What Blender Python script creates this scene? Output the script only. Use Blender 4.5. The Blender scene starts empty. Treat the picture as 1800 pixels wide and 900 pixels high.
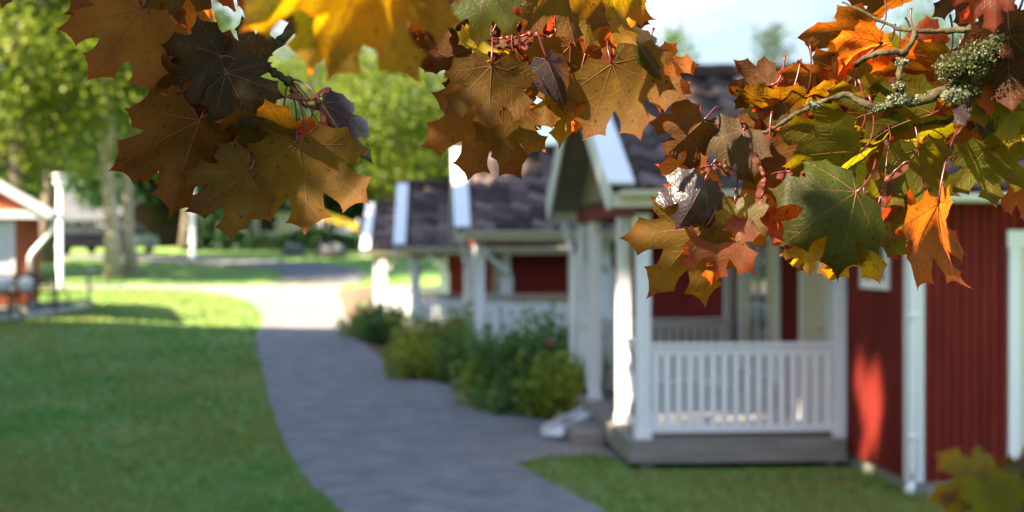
import bpy, math, random
import numpy as np
from mathutils import Vector, Matrix
from mathutils.geometry import delaunay_2d_cdt
R = math.radians
random.seed(7); RNG = np.random.default_rng(7)
SC = bpy.context.scene
COL = SC.collection

# ------------------------------------------------------------------ camera
EYE = 2.07; F = 2500.0; HOR = 440.0
cd = bpy.data.cameras.new('camera'); cam = bpy.data.objects.new('camera', cd); COL.objects.link(cam)
cd.sensor_width = 36; cd.lens = 50; cd.clip_end = 2000; cd.clip_start = 0.05
cam.location = (0, 0, EYE); cam.rotation_euler = (R(90 - 0.23), 0, 0)
cd.dof.use_dof = True; cd.dof.focus_distance = 1.17; cd.dof.aperture_fstop = 7.2
SC.camera = cam
# ------------------------------------------------------------------ light
SUN_EL = 41.0; SUN_AZ = 240.0       # clockwise from +Y: behind the camera to the left
_az = R(SUN_AZ); _el = R(SUN_EL)
S = np.array([math.sin(_az)*math.cos(_el), math.cos(_az)*math.cos(_el), math.sin(_el)])
w = bpy.data.worlds.new('World'); SC.world = w; w.use_nodes = True
wn = w.node_tree; wn.nodes.clear()
def wnode(t, **k):
    n = wn.nodes.new(t)
    for a, b in k.items(): setattr(n, a, b)
    return n
sky = wnode('ShaderNodeTexSky', sky_type='NISHITA', sun_disc=False, sun_elevation=_el, sun_rotation=_az)
sky.air_density = 1.0; sky.dust_density = 1.2
tc = wnode('ShaderNodeTexCoord'); mp = wnode('ShaderNodeMapping'); mp.inputs['Scale'].default_value = (1, 1, 3.2)
nz = wnode('ShaderNodeTexNoise'); nz.inputs['Scale'].default_value = 2.6; nz.inputs['Detail'].default_value = 6
rp = wnode('ShaderNodeValToRGB'); rp.color_ramp.elements[0].position = 0.46; rp.color_ramp.elements[1].position = 0.62
mx = wnode('ShaderNodeMix', data_type='RGBA'); bg = wnode('ShaderNodeBackground'); wo = wnode('ShaderNodeOutputWorld')
mx.inputs[7].default_value = (2.7, 2.7, 2.75, 1)
L = wn.links.new
L(tc.outputs['Generated'], mp.inputs[0]); L(mp.outputs[0], nz.inputs['Vector']); L(nz.outputs[0], rp.inputs[0])
sx = wnode('ShaderNodeSeparateXYZ'); L(tc.outputs['Generated'], sx.inputs[0])
el = wnode('ShaderNodeMapRange'); el.inputs[1].default_value = 0.28; el.inputs[2].default_value = 0.50; el.inputs[3].default_value = 1.0; el.inputs[4].default_value = 0.0; L(sx.outputs[2], el.inputs[0])
cm = wnode('ShaderNodeMath', operation='MULTIPLY'); L(rp.outputs[0], cm.inputs[0]); L(el.outputs[0], cm.inputs[1]); L(cm.outputs[0], mx.inputs[0]); hz = wnode('ShaderNodeMix', data_type='RGBA'); hz.inputs[7].default_value = (1.42, 1.78, 2.05, 1)   # pale air low over the horizon
he = wnode('ShaderNodeMapRange'); he.inputs[1].default_value = 0.16; he.inputs[2].default_value = 0.42; he.inputs[3].default_value = 0.92; he.inputs[4].default_value = 0.0; L(sx.outputs[2], he.inputs[0])
L(he.outputs[0], hz.inputs[0]); L(sky.outputs[0], hz.inputs[6]); L(hz.outputs[2], mx.inputs[6]); L(mx.outputs[2], bg.inputs[0]); L(bg.outputs[0], wo.inputs[0])
bg.inputs[1].default_value = 0.078
sd = bpy.data.lights.new('sun', 'SUN'); sd.energy = 5.0; sd.angle = R(0.5); sd.color = (1.0, 0.83, 0.60)
so = bpy.data.objects.new('sun', sd); COL.objects.link(so)
so.rotation_euler = Vector(-S).to_track_quat('-Z', 'Y').to_euler(); so.location = (-20, -20, 25)
SC.view_settings.view_transform = 'Standard'; SC.view_settings.look = 'None'
SC.view_settings.exposure = 2.68; SC.view_settings.gamma = 1
SC.render.engine = 'CYCLES'
SC.cycles.use_denoising = True; SC.cycles.max_bounces = 7; SC.cycles.transparent_max_bounces = 8
SC.cycles.sample_clamp_indirect = 6; SC.cycles.caustics_reflective = False; SC.cycles.caustics_refractive = False

# ------------------------------------------------------------------ materials
MATS = {}
def mat(name, col, rough=0.7, spec=0.4, var=0.0, vscale=3.0, bump=0.0, bscale=20.0, col2=None, metallic=0, stretch=None, emit=None, trans=0.0, tcol=None, tone=None, mid=0.5):
    """procedural material: base colour mixed towards col2 by noise (and by a per-face tone), bump, optional translucency"""
    if name in MATS: return MATS[name]
    m = bpy.data.materials.new(name); m.use_nodes = True; nt = m.node_tree; nt.nodes.clear()
    N = nt.nodes.new; K = nt.links.new
    out = N('ShaderNodeOutputMaterial'); p = N('ShaderNodeBsdfPrincipled')
    p.inputs['Roughness'].default_value = rough; p.inputs['Metallic'].default_value = metallic
    p.inputs['Specular IOR Level'].default_value = spec
    c = None
    t = N('ShaderNodeTexCoord'); mpn = N('ShaderNodeMapping'); K(t.outputs['Object'], mpn.inputs[0])
    if stretch: mpn.inputs['Scale'].default_value = stretch
    mixn = N('ShaderNodeMix'); mixn.data_type = 'RGBA'
    n = N('ShaderNodeTexNoise'); n.inputs['Scale'].default_value = vscale; n.inputs['Detail'].default_value = 5; n.inputs['Roughness'].default_value = 0.6
    K(mpn.outputs[0], n.inputs['Vector'])
    r = N('ShaderNodeValToRGB'); r.color_ramp.elements[0].position = mid-0.18; r.color_ramp.elements[1].position = mid+0.18
    K(n.outputs[0], r.inputs[0])
    col2 = col2 or tuple(x*(1-var) for x in col)
    mixn.inputs[6].default_value = (*col, 1); mixn.inputs[7].default_value = (*col2, 1)
    K(r.outputs[0], mixn.inputs[0]); c = mixn.outputs[2]
    if tone:
        at = N('ShaderNodeAttribute'); at.attribute_name = 'tone'
        m2 = N('ShaderNodeMix'); m2.data_type = 'RGBA'; m2.blend_type = 'MIX'
        m2.inputs[7].default_value = (*tone, 1); K(c, m2.inputs[6]); K(at.outputs['Fac'], m2.inputs[0]); c = m2.outputs[2]
    K(c, p.inputs['Base Color'])
    if bump:
        n2 = N('ShaderNodeTexNoise'); n2.inputs['Scale'].default_value = bscale; n2.inputs['Detail'].default_value = 6
        K(mpn.outputs[0], n2.inputs['Vector']); b = N('ShaderNodeBump'); b.inputs['Strength'].default_value = 0.6; b.inputs['Distance'].default_value = bump
        K(n2.outputs[0], b.inputs['Height']); K(b.outputs[0], p.inputs['Normal'])
    if emit:
        p.inputs['Emission Color'].default_value = (*emit[0], 1); p.inputs['Emission Strength'].default_value = emit[1]
    if trans:
        tr = N('ShaderNodeBsdfTranslucent'); ms = N('ShaderNodeMixShader'); ms.inputs[0].default_value = trans
        if tcol:
            mm = N('ShaderNodeMix'); mm.data_type = 'RGBA'; mm.inputs[0].default_value = 0.8; mm.inputs[7].default_value = (*tcol, 1)
            K(c, mm.inputs[6]); K(mm.outputs[2], tr.inputs[0])
        else: K(c, tr.inputs[0])
        K(p.outputs[0], ms.inputs[1]); K(tr.outputs[0], ms.inputs[2]); K(ms.outputs[0], out.inputs[0])
    else: K(p.outputs[0], out.inputs[0])
    MATS[name] = m; return m

def leaf_mat(name, up, low, tcol, rough=0.46, tmix=0.45, spec=0.2):
    """maple blade: dark glossy upper side, duller underside, coloured light let through, fine vein net"""
    m = bpy.data.materials.new(name); m.use_nodes = True; nt = m.node_tree; nt.nodes.clear()
    N = nt.nodes.new; K = nt.links.new
    out = N('ShaderNodeOutputMaterial'); p = N('ShaderNodeBsdfPrincipled'); tr = N('ShaderNodeBsdfTranslucent'); ms = N('ShaderNodeMixShader')
    t = N('ShaderNodeTexCoord'); g = N('ShaderNodeNewGeometry'); oi = N('ShaderNodeObjectInfo')
    side = N('ShaderNodeMix'); side.data_type = 'RGBA'; side.inputs[6].default_value = (*up, 1); side.inputs[7].default_value = (*low, 1)
    K(g.outputs['Backfacing'], side.inputs[0])
    n = N('ShaderNodeTexNoise'); n.noise_dimensions = '4D'; n.inputs['Scale'].default_value = 26; n.inputs['Detail'].default_value = 5
    wv = N('ShaderNodeMath'); wv.operation = 'MULTIPLY'; wv.inputs[1].default_value = 37; K(oi.outputs['Random'], wv.inputs[0])
    K(t.outputs['Object'], n.inputs['Vector']); K(wv.outputs[0], n.inputs['W'])
    orr = N('ShaderNodeMapRange'); orr.inputs[3].default_value = 0.75; orr.inputs[4].default_value = 1.45; K(oi.outputs['Random'], orr.inputs[0])
    omul = N('ShaderNodeMath'); omul.operation = 'MULTIPLY'; K(orr.outputs[0], omul.inputs[1])
    r = N('ShaderNodeMapRange'); r.inputs[1].default_value = 0.3; r.inputs[2].default_value = 0.7; r.inputs[3].default_value = 0.62; r.inputs[4].default_value = 1.35; K(n.outputs[0], r.inputs[0])
    # redder towards the tips
    at = N('ShaderNodeAttribute'); at.attribute_name = 'tip'
    red = N('ShaderNodeMix'); red.data_type = 'RGBA'; red.blend_type = 'MULTIPLY'; red.inputs[7].default_value = (1.25, 0.62, 0.6, 1)
    K(side.outputs[2], red.inputs[6]); K(at.outputs['Fac'], red.inputs[0])
    mul = N('ShaderNodeVectorMath'); mul.operation = 'SCALE'; K(r.outputs[0], omul.inputs[0]); K(red.outputs[2], mul.inputs[0]); K(omul.outputs[0], mul.inputs['Scale'])
    vo = N('ShaderNodeTexVoronoi'); vo.feature = 'DISTANCE_TO_EDGE'; vo.inputs['Scale'].default_value = 260; K(t.outputs['Object'], vo.inputs['Vector'])
    vo2 = N('ShaderNodeTexVoronoi'); vo2.feature = 'DISTANCE_TO_EDGE'; vo2.inputs['Scale'].default_value = 110; K(t.outputs['Object'], vo2.inputs['Vector'])
    vr = N('ShaderNodeMapRange'); vr.inputs[1].default_value = 0.0; vr.inputs[2].default_value = 0.09; vr.inputs[3].default_value = 1.25; vr.inputs[4].default_value = 1.0; K(vo.outputs[0], vr.inputs[0])
    vr2 = N('ShaderNodeMapRange'); vr2.inputs[1].default_value = 0.0; vr2.inputs[2].default_value = 0.05; vr2.inputs[3].default_value = 1.35; vr2.inputs[4].default_value = 1.0; K(vo2.outputs[0], vr2.inputs[0])
    vm = N('ShaderNodeMath'); vm.operation = 'MULTIPLY'; K(vr.outputs[0], vm.inputs[0]); K(vr2.outputs[0], vm.inputs[1])
    mul2 = N('ShaderNodeVectorMath'); mul2.operation = 'SCALE'; K(mul.outputs[0], mul2.inputs[0]); K(vm.outputs[0], mul2.inputs['Scale'])
    sp = N('ShaderNodeTexNoise'); sp.inputs['Scale'].default_value = 210; sp.inputs['Detail'].default_value = 2; K(t.outputs['Object'], sp.inputs['Vector'])
    spr = N('ShaderNodeMapRange'); spr.inputs[1].default_value = 0.66; spr.inputs[2].default_value = 0.70; spr.inputs[3].default_value = 1.0; spr.inputs[4].default_value = 0.45; K(sp.outputs[0], spr.inputs[0])
    mul3 = N('ShaderNodeVectorMath'); mul3.operation = 'SCALE'; K(mul2.outputs[0], mul3.inputs[0]); K(spr.outputs[0], mul3.inputs['Scale'])
    K(mul3.outputs[0], p.inputs['Base Color'])
    rr = N('ShaderNodeMapRange'); rr.inputs[3].default_value = rough; rr.inputs[4].default_value = 0.62; K(g.outputs['Backfacing'], rr.inputs[0]); K(rr.outputs[0], p.inputs['Roughness'])
    sr = N('ShaderNodeMapRange'); sr.inputs[3].default_value = spec; sr.inputs[4].default_value = 0.10; K(g.outputs['Backfacing'], sr.inputs[0]); K(sr.outputs[0], p.inputs['Specular IOR Level'])
    b = N('ShaderNodeBump'); b.inputs['Strength'].default_value = 0.45; b.inputs['Distance'].default_value = 0.0009
    K(vm.outputs[0], b.inputs['Height']); K(b.outputs[0], p.inputs['Normal'])
    r2 = N('ShaderNodeMath'); r2.operation = 'DIVIDE'; K(omul.outputs[0], r2.inputs[0]); K(vm.outputs[0], r2.inputs[1]); r3 = N('ShaderNodeMath'); r3.operation = 'MULTIPLY'; K(r2.outputs[0], r3.inputs[0]); K(spr.outputs[0], r3.inputs[1])
    tm = N('ShaderNodeVectorMath'); tm.operation = 'SCALE'; tm.inputs[0].default_value = tcol; K(r3.outputs[0], tm.inputs['Scale'])
    red2 = N('ShaderNodeMix'); red2.data_type = 'RGBA'; red2.blend_type = 'MULTIPLY'; red2.inputs[7].default_value = (1.1, 0.45, 0.5, 1)
    K(tm.outputs[0], red2.inputs[6]); K(at.outputs['Fac'], red2.inputs[0])
    K(red2.outputs[2], tr.inputs[0]); ms.inputs[0].default_value = tmix
    K(p.outputs[0], ms.inputs[1]); K(tr.outputs[0], ms.inputs[2]); K(ms.outputs[0], out.inputs[0])
    return m

LM = {
 'brown': leaf_mat('leaf_copper_brown', (0.024,0.015,0.012), (0.085,0.036,0.008), (0.42,0.115,0.005), tmix=.45),
 'dark':  leaf_mat('leaf_dark_purple',  (0.034,0.023,0.011), (0.045,0.020,0.006), (0.20,0.06,0.004), tmix=.35, rough=.6, spec=.1),
 'olive': leaf_mat('leaf_olive',        (0.024,0.024,0.010), (0.060,0.033,0.006), (0.36,0.150,0.004), tmix=.45),
 'green': leaf_mat('leaf_green',        (0.016,0.028,0.008), (0.055,0.058,0.005), (0.42,0.36,0.006), tmix=.45),
 'deep':  leaf_mat('leaf_shaded_green', (0.013,0.017,0.002), (0.03,0.035,0.004), (0.14,0.13,0.003), tmix=.25, spec=.12),  # green darkened in the colour for shade the canopy does not cast
 'yellow':leaf_mat('leaf_yellow_green', (0.05,0.045,0.012),  (0.13,0.095,0.010),  (0.90,0.52,0.004), tmix=.50),
 'orange':leaf_mat('leaf_orange',       (0.06,0.024,0.012),  (0.16,0.052,0.012),  (0.92,0.21,0.010), tmix=.50),
 'red':   leaf_mat('leaf_coral_red',    (0.08,0.022,0.014),  (0.20,0.045,0.022),  (0.90,0.11,0.02), tmix=.50),
 'violet':leaf_mat('leaf_violet_gloss', (0.020,0.018,0.022), (0.05,0.024,0.010), (0.14,0.045,0.006), rough=0.30, tmix=.3, spec=.32),
}
VEIN = mat('leaf_vein', (0.15,0.045,0.016), 0.5, 0.4, var=0.3, vscale=80)
PETI = mat('leaf_stalk', (0.12,0.018,0.016), 0.35, 0.5, var=0.5, vscale=60)
BARK = mat('maple_bark', (0.028,0.020,0.012), 0.9, 0.1, col2=(0.075,0.066,0.036), vscale=140, bump=0.004, bscale=260)
WHITE = mat('white_paint', (0.83,0.84,0.86), 0.5, 0.4, var=0.06, vscale=2)
CREAM = mat('cream_paint', (0.68,0.62,0.48), 0.55, 0.4, var=0.08, vscale=2)
RED = mat('falu_red_boards', (0.215,0.021,0.013), 0.75, 0.2, col2=(0.135,0.013,0.009), vscale=1.5, bump=0.003, bscale=60, stretch=(6,6,0.6))
DECK = mat('grey_weathered_wood', (0.30,0.27,0.24), 0.85, 0.2, col2=(0.18,0.165,0.15), vscale=3, bump=0.004, bscale=30, stretch=(0.6,6,6))
STONE = mat('foundation_concrete', (0.36,0.34,0.31), 0.9, 0.2, var=0.3, vscale=5, bump=0.005)
TILE = mat('roof_tile', (0.058,0.040,0.036), 0.85, 0.18, col2=(0.026,0.019,0.018), vscale=7, bump=0.004, bscale=30, tone=(0.21,0.155,0.145))
GLASS = mat('window_glass', (0.03,0.035,0.04), 0.06, 0.9)
BLACK = mat('black_metal', (0.02,0.02,0.022), 0.35, 0.5, metallic=0.3)
METAL = mat('grey_metal', (0.42,0.43,0.44), 0.4, 0.5, metallic=0.6)
PATH = mat('path_asphalt', (0.250,0.232,0.222), 0.9, 0.2, col2=(0.150,0.140,0.138), vscale=2.6, bump=0.01, bscale=40)
ROAD = mat('road_asphalt', (0.16,0.16,0.165), 0.9, 0.25, var=0.25, vscale=0.6, bump=0.01, bscale=40)
GRAVEL = mat('gravel_soil', (0.22,0.155,0.10), 0.95, 0.2, col2=(0.12,0.085,0.055), vscale=4, bump=0.02, bscale=30)
LAWN = mat('lawn_ground', (0.100,0.225,0.045), 0.95, 0.15, col2=(0.190,0.255,0.075), vscale=0.8, bump=0.04, bscale=14)
BLADE = mat('grass_blade', (0.100,0.275,0.045), 0.6, 0.2, col2=(0.22,0.31,0.08), vscale=0.8, trans=0.35, tone=(0.30,0.28,0.08))
TRUNK = mat('tree_bark', (0.20,0.16,0.13), 0.95, 0.15, col2=(0.10,0.082,0.068), vscale=3, bump=0.03, bscale=10, stretch=(3,3,0.6))
PALEB = mat('pale_bark', (0.50,0.42,0.33), 0.9, 0.15, col2=(0.32,0.27,0.22), vscale=2.5, bump=0.02, bscale=10, stretch=(3,3,0.6))
def foliage(name, c, t, tcol, tr=0.4, col2=None, vs=0.45): return mat(name, c, 0.55, 0.35, col2=col2 or tuple(x*0.6 for x in c), vscale=vs, trans=tr, tcol=tcol, tone=t)
FOL_Y = foliage('foliage_yellow_green', (0.075,0.145,0.010), (0.25,0.27,0.025), (0.19,0.29,0.015), col2=(0.025,0.065,0.010))
FOL_G = foliage('foliage_green', (0.028,0.085,0.018), (0.10,0.17,0.03), (0.08,0.18,0.02))
FOL_D = foliage('foliage_dark_green', (0.016,0.052,0.020), (0.035,0.090,0.032), (0.04,0.10,0.02), tr=0.25)
FOL_B = foliage('foliage_blue_green', (0.045,0.085,0.05), (0.09,0.13,0.08), (0.09,0.15,0.07))
FOL_S = foliage('shrub_leaves', (0.055,0.15,0.045), (0.24,0.38,0.10), (0.10,0.2,0.02), vs=3)
FOL_L = foliage('shrub_light_leaves', (0.17,0.27,0.03), (0.45,0.46,0.06), (0.25,0.32,0.03), vs=3)
PINK = mat('pink_petals', (0.75,0.20,0.22), 0.5, 0.3, var=0.3, vscale=9, trans=0.3)

# ------------------------------------------------------------------ helpers
def tag(o, label=None, cat=None, group=None, kind=None):
    if label: o['label'] = label
    if cat: o['category'] = cat
    if group: o['group'] = group
    if kind: o['kind'] = kind
    return o
def empty(name, loc=(0,0,0), rz=0.0, label=None, cat=None, group=None):
    o = bpy.data.objects.new(name, None); COL.objects.link(o); o.location = loc; o.rotation_euler = (0,0,rz)
    o.empty_display_size = 0.2
    return tag(o, label, cat, group)
class MB:
    def __init__(s): s.v = []; s.f = []; s.m = []; s.sm = []
    def add(s, vs, fs, mi=0, smooth=False):
        b = len(s.v); s.v += [tuple(map(float, p)) for p in vs]
        for f in fs: s.f.append(tuple(b+i for i in f)); s.m.append(mi); s.sm.append(smooth)
        return s
    def box(s, a, b, mi=0, bev=0.0):
        x0,y0,z0 = a; x1,y1,z1 = b
        if x0 > x1: x0,x1 = x1,x0
        if y0 > y1: y0,y1 = y1,y0
        if z0 > z1: z0,z1 = z1,z0
        vs = [(x0,y0,z0),(x1,y0,z0),(x1,y1,z0),(x0,y1,z0),(x0,y0,z1),(x1,y0,z1),(x1,y1,z1),(x0,y1,z1)]
        return s.add(vs, [(0,3,2,1),(4,5,6,7),(0,1,5,4),(1,2,6,5),(2,3,7,6),(3,0,4,7)], mi)
    def bar(s, p, q, w, h, mi=0, up=(0,0,1)):
        """rectangular bar from p to q, width w (sideways), height h"""
        p = Vector(p); q = Vector(q); d = (q-p).normalized(); u = Vector(up)
        sd_ = d.cross(u)
        if sd_.length < 1e-4: sd_ = d.cross(Vector((0,1,0)))
        sd_.normalize(); u = sd_.cross(d).normalized()
        vs = []
        for c in (p, q):
            for a_, b_ in ((-1,-1),(1,-1),(1,1),(-1,1)): vs.append(c + sd_*a_*w/2 + u*b_*h/2)
        return s.add(vs, [(0,3,2,1)[::-1],(4,5,6,7)[::-1],(0,1,5,4)[::-1],(1,2,6,5)[::-1],(2,3,7,6)[::-1],(3,0,4,7)[::-1]], mi)
    def tube(s, pts, rads, n=8, mi=0, cap=True):
        pts = [Vector(p) for p in pts]
        if not hasattr(rads, '__len__'): rads = [rads]*len(pts)
        ref = Vector((0.13,0.31,0.94)); base = len(s.v); vs = []
        for i, p in enumerate(pts):
            d = (pts[min(i+1,len(pts)-1)] - pts[max(i-1,0)]).normalized()
            a = d.cross(ref)
            if a.length < 1e-3: a = d.cross(Vector((1,0,0)))
            a.normalize(); b = d.cross(a)
            for k in range(n):
                t = 2*math.pi*k/n; vs.append(p + (a*math.cos(t)+b*math.sin(t))*rads[i])
        fs = [(i*n+k, i*n+(k+1)%n, (i+1)*n+(k+1)%n, (i+1)*n+k) for i in range(len(pts)-1) for k in range(n)]
        if cap: fs.append(tuple(range(n))[::-1]); fs.append(tuple((len(pts)-1)*n+k for k in range(n)))
        return s.add(vs, fs, mi, True)
    def ball(s, c, r, nu=12, nv=8, mi=0, sc=(1,1,1)):
        vs = []; fs = []
        for j in range(nv+1):
            t = math.pi*j/nv
            for i in range(nu):
                p = 2*math.pi*i/nu
                vs.append((c[0]+r*sc[0]*math.sin(t)*math.cos(p), c[1]+r*sc[1]*math.sin(t)*math.sin(p), c[2]+r*sc[2]*math.cos(t)))
        for j in range(nv):
            for i in range(nu): fs.append((j*nu+i, j*nu+(i+1)%nu, (j+1)*nu+(i+1)%nu, (j+1)*nu+i)[::-1])
        return s.add(vs, fs, mi, True)
    def build(s, name, mats, parent=None, bevel=0.0, loc=None):
        me = bpy.data.meshes.new(name); me.from_pydata(s.v, [], s.f); me.update()
        if not isinstance(mats, (list, tuple)): mats = [mats]
        for m in mats: me.materials.append(m)
        me.polygons.foreach_set('material_index', s.m); me.polygons.foreach_set('use_smooth', s.sm)
        o = bpy.data.objects.new(name, me); COL.objects.link(o)
        if parent: o.parent = parent
        if loc: o.location = loc
        if bevel:
            b = o.modifiers.new('bevel', 'BEVEL'); b.width = bevel; b.segments = 2; b.limit_method = 'ANGLE'; b.angle_limit = R(50)
        return o
def np_mesh(name, V, Fc, mats, parent=None, tone=None, smooth=False, mi=None):
    me = bpy.data.meshes.new(name); V = np.asarray(V, dtype=np.float32); Fc = np.asarray(Fc, dtype=np.int32); k = Fc.shape[1]
    me.vertices.add(len(V)); me.vertices.foreach_set('co', V.ravel())
    me.loops.add(Fc.size); me.loops.foreach_set('vertex_index', Fc.ravel())
    me.polygons.add(len(Fc)); me.polygons.foreach_set('loop_start', np.arange(0, Fc.size, k, dtype=np.int32)); me.polygons.foreach_set('loop_total', np.full(len(Fc), k, dtype=np.int32))
    if smooth: me.polygons.foreach_set('use_smooth', np.ones(len(Fc), dtype=bool))
    if not isinstance(mats, (list, tuple)): mats = [mats]
    for m in mats: me.materials.append(m)
    if mi is not None: me.polygons.foreach_set('material_index', np.asarray(mi, dtype=np.int32))
    me.update(calc_edges=True)
    if tone is not None:
        a = me.attributes.new('tone', 'FLOAT', 'FACE'); a.data.foreach_set('value', np.asarray(tone, dtype=np.float32))
    o = bpy.data.objects.new(name, me); COL.objects.link(o)
    if parent: o.parent = parent
    return o
def lin(t, xs, ys): return np.interp(t, xs, ys)
def sm(t): t = np.clip(t, 0, 1); return t*t*(3-2*t)
def px(u, v, d): return Vector(((u-900)/F*d, d, EYE-(v-HOR)/F*d))

# ------------------------------------------------------------------ terrain
YC = [-60,10,20,25,33,38,46,54,63,70,90,150,500]; ZC = [0,0,-.03,-.07,-.04,0,.23,.67,1.3,1.8,2.5,3.5,8]
YR = [13,22,30,41,47,58,66]; ZR = [0,-.25,-.48,-.58,-.5,.75,1.5]
XEY = [10,13.6,21,25.5,31.5,36,45,60]; XEX = [1.0,.5,-.84,-2.1,-3.3,-4.0,-5.0,-6]
def ground(x, y):
    x = np.asarray(x, float); y = np.asarray(y, float)
    zc = lin(y, YC, ZC)
    zl = 0.38*sm((-x-5.5)/6)*sm((y-20)/12)*(1-sm((y-44)/12))
    z = zc+zl
    zr = np.where(y < 13, zc, np.where(y > 66, zc, lin(y, YR, ZR)))
    wgt = sm((x-lin(y, XEY, XEX))/1.3)*sm((y-13)/3)*(1-sm((y-58)/8))
    return z*(1-wgt)+zr*wgt
def gz(x, y): return float(ground(x, y))
def gp(u, v, lift=0.0):
    lo, hi = 4.0, 180.0
    f = lambda d: (EYE-(v-HOR)/F*d) - gz((u-900)/F*d, d)
    d = 4.0
    while d < 180 and f(d) > 0: d += 0.5
    lo, hi = d-0.5, d
    for _ in range(30):
        m = (lo+hi)/2
        if f(m) > 0: lo = m
        else: hi = m
    d = hi; x = (u-900)/F*d
    return (x, d, gz(x, d)+lift)
def ground_sheet():
    ys = np.concatenate([np.arange(-40,4,2.0), np.arange(4,60,0.35), np.arange(60,100,1.0), np.arange(100,520,12)])
    xs = np.concatenate([np.arange(-400,-30,12), np.arange(-30,-12,1.0), np.arange(-12,12,0.35), np.arange(12,30,1.5), np.arange(30,400,12)])
    X, Y = np.meshgrid(xs, ys); Z = ground(X, Y)
    V = np.stack([X.ravel(), Y.ravel(), Z.ravel()], 1); n = len(xs); m = len(ys)
    i = np.arange(m-1)[:,None]*n+np.arange(n-1)[None,:]; i = i.ravel()
    Fc = np.stack([i, i+1, i+n+1, i+n], 1)
    tag(np_mesh('ground', V, Fc, LAWN, smooth=True), kind='structure')
ground_sheet()
SHEETS = {}
def sheet(name, poly, m, lift, step=0.5):
    """ground covering cut to an outline, following the terrain"""
    P = [Vector((p[0], p[1])) for p in poly]
    # subdivide and soften the outline
    Q = []
    n = len(P)
    for i in range(n):
        a, b, c_, d_ = P[i-1], P[i], P[(i+1)%n], P[(i+2)%n]
        k = max(1, min(12, int((c_-b).length/0.5)))
        for j in range(k):
            t = j/k; t2 = t*t; t3 = t2*t
            q = 0.5*((2*b)+(c_-a)*t+(2*a-5*b+4*c_-d_)*t2+(-a+3*b-3*c_+d_)*t3) if (c_-b).length < 14 and (b-a).length < 14 and (d_-c_).length < 14 else b.lerp(c_, t)
            Q.append(q)
    xs = [q.x for q in Q]; ys = [q.y for q in Q]
    pts = list(Q)
    def inside(x, y):
        r = False; j = len(Q)-1
        for i in range(len(Q)):
            if (Q[i].y > y) != (Q[j].y > y) and x < (Q[j].x-Q[i].x)*(y-Q[i].y)/(Q[j].y-Q[i].y)+Q[i].x: r = not r
            j = i
        return r
    SHEETS[name] = (inside, min(xs), max(xs), min(ys), max(ys))
    x = min(xs)
    while x < max(xs):
        y = min(ys)
        while y < max(ys):
            if inside(x, y): pts.append(Vector((x+0.01, y+0.013)))
            y += step
        x += step
    vo, eo, fo, *_ = delaunay_2d_cdt(pts, [], [list(range(len(Q)))], 1, 1e-5)
    V = [(p.x, p.y, gz(p.x, p.y)+lift) for p in vo]
    me = bpy.data.meshes.new(name); me.from_pydata(V, [], [tuple(f) for f in fo]); me.update(); me.materials.append(m)
    me.polygons.foreach_set('use_smooth', [True]*len(me.polygons))
    for pz in me.polygons:
        if pz.normal.z < 0: me.flip_normals(); break
    o = bpy.data.objects.new(name, me); COL.objects.link(o)
    return tag(o, kind='structure')
path_px = [(1300,1150),(1120,960),(1060,898),(1000,868),(945,838),(905,818),(960,806),(1040,802),(1120,812),(1090,775),(1010,748),(900,722),(805,690),(775,668),(700,645),(650,612),(628,588),(612,560),(600,530),(598,512),
           (598,499),(470,501),(300,502),(140,502),(-60,504),(-60,508),(160,508),(330,512),(430,529),(459,552),(461,572),(449,590),(452,612),(461,650),(472,700),(488,750),(515,812),(550,860),(600,905),(760,1150)]
path = sheet('path', [gp(*p) for p in path_px], PATH, 0.016)
road_px = [(600,497),(628,500),(640,490),(632,478),(590,468),(500,460),(360,453),(220,449),(60,447),(60,452),(220,458),(400,467),(480,474),(500,484),(498,491),(470,496.5)]
sheet('road', [gp(*p) for p in road_px], ROAD, 0.030, 0.9)
soil_px = [(598,512),(600,530),(612,560),(628,588),(680,600),(700,560),(690,520),(660,508)]
sheet('gravel_yard', [gp(*p) for p in soil_px], GRAVEL, 0.034)
bed = [gp(1090,772),gp(1010,746),gp(900,719),gp(805,687),gp(775,665),gp(700,643),gp(650,610),gp(640,598)]
bedp = [(p[0], p[1]) for p in bed]+[(-2.2,37.5),(-1.2,30),(0.4,25),(1.0,20.5),(1.6,17)]
sheet('flower_bed_soil', bedp, GRAVEL, 0.045)
# grass blades: short tufts over the lawn, thick near the camera
def grass():
    N = 90000
    y = 9.5+(RNG.random(N)**1.7)*45; x = (RNG.random(N)*2-1)*(y*0.42+0.5)
    keep = np.ones(N, bool)
    for i in range(N):
        for nm in SHEETS:
            ins, a, b, c_, d_ = SHEETS[nm]
            if a < x[i] < b and c_ < y[i] < d_ and ins(x[i], y[i]): keep[i] = False; break
    keep &= ~((x > 1.0) & (y > 13.2) & (y < 20))
    x = x[keep]; y = y[keep]; n = len(x); z = ground(x, y)
    h = 0.035+0.05*RNG.random(n)+0.02*np.sin(x*1.7)*np.sin(y*0.9); wd = 0.010+0.0009*y
    a = RNG.random(n)*6.283; dx = np.cos(a)*wd; dy = np.sin(a)*wd; lx = (RNG.random(n)-.5)*0.06; ly = (RNG.random(n)-.5)*0.06
    V = np.empty((n,3,3)); V[:,0] = np.stack([x-dx,y-dy,z-0.005],1); V[:,1] = np.stack([x+dx,y+dy,z-0.005],1); V[:,2] = np.stack([x+lx,y+ly,z+h],1)
    t = np.clip(0.25+0.45*np.sin(x*0.9+1.3*np.sin(y*.5))*np.cos(y*0.55)+0.3*RNG.random(n), 0, 1)
    o = np_mesh('grass', V.reshape(-1,3), np.arange(n*3).reshape(-1,3), BLADE, tone=t)
    tag(o, 'short mown green grass of the lawns beside the path', 'grass', kind='stuff')
grass()

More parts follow.
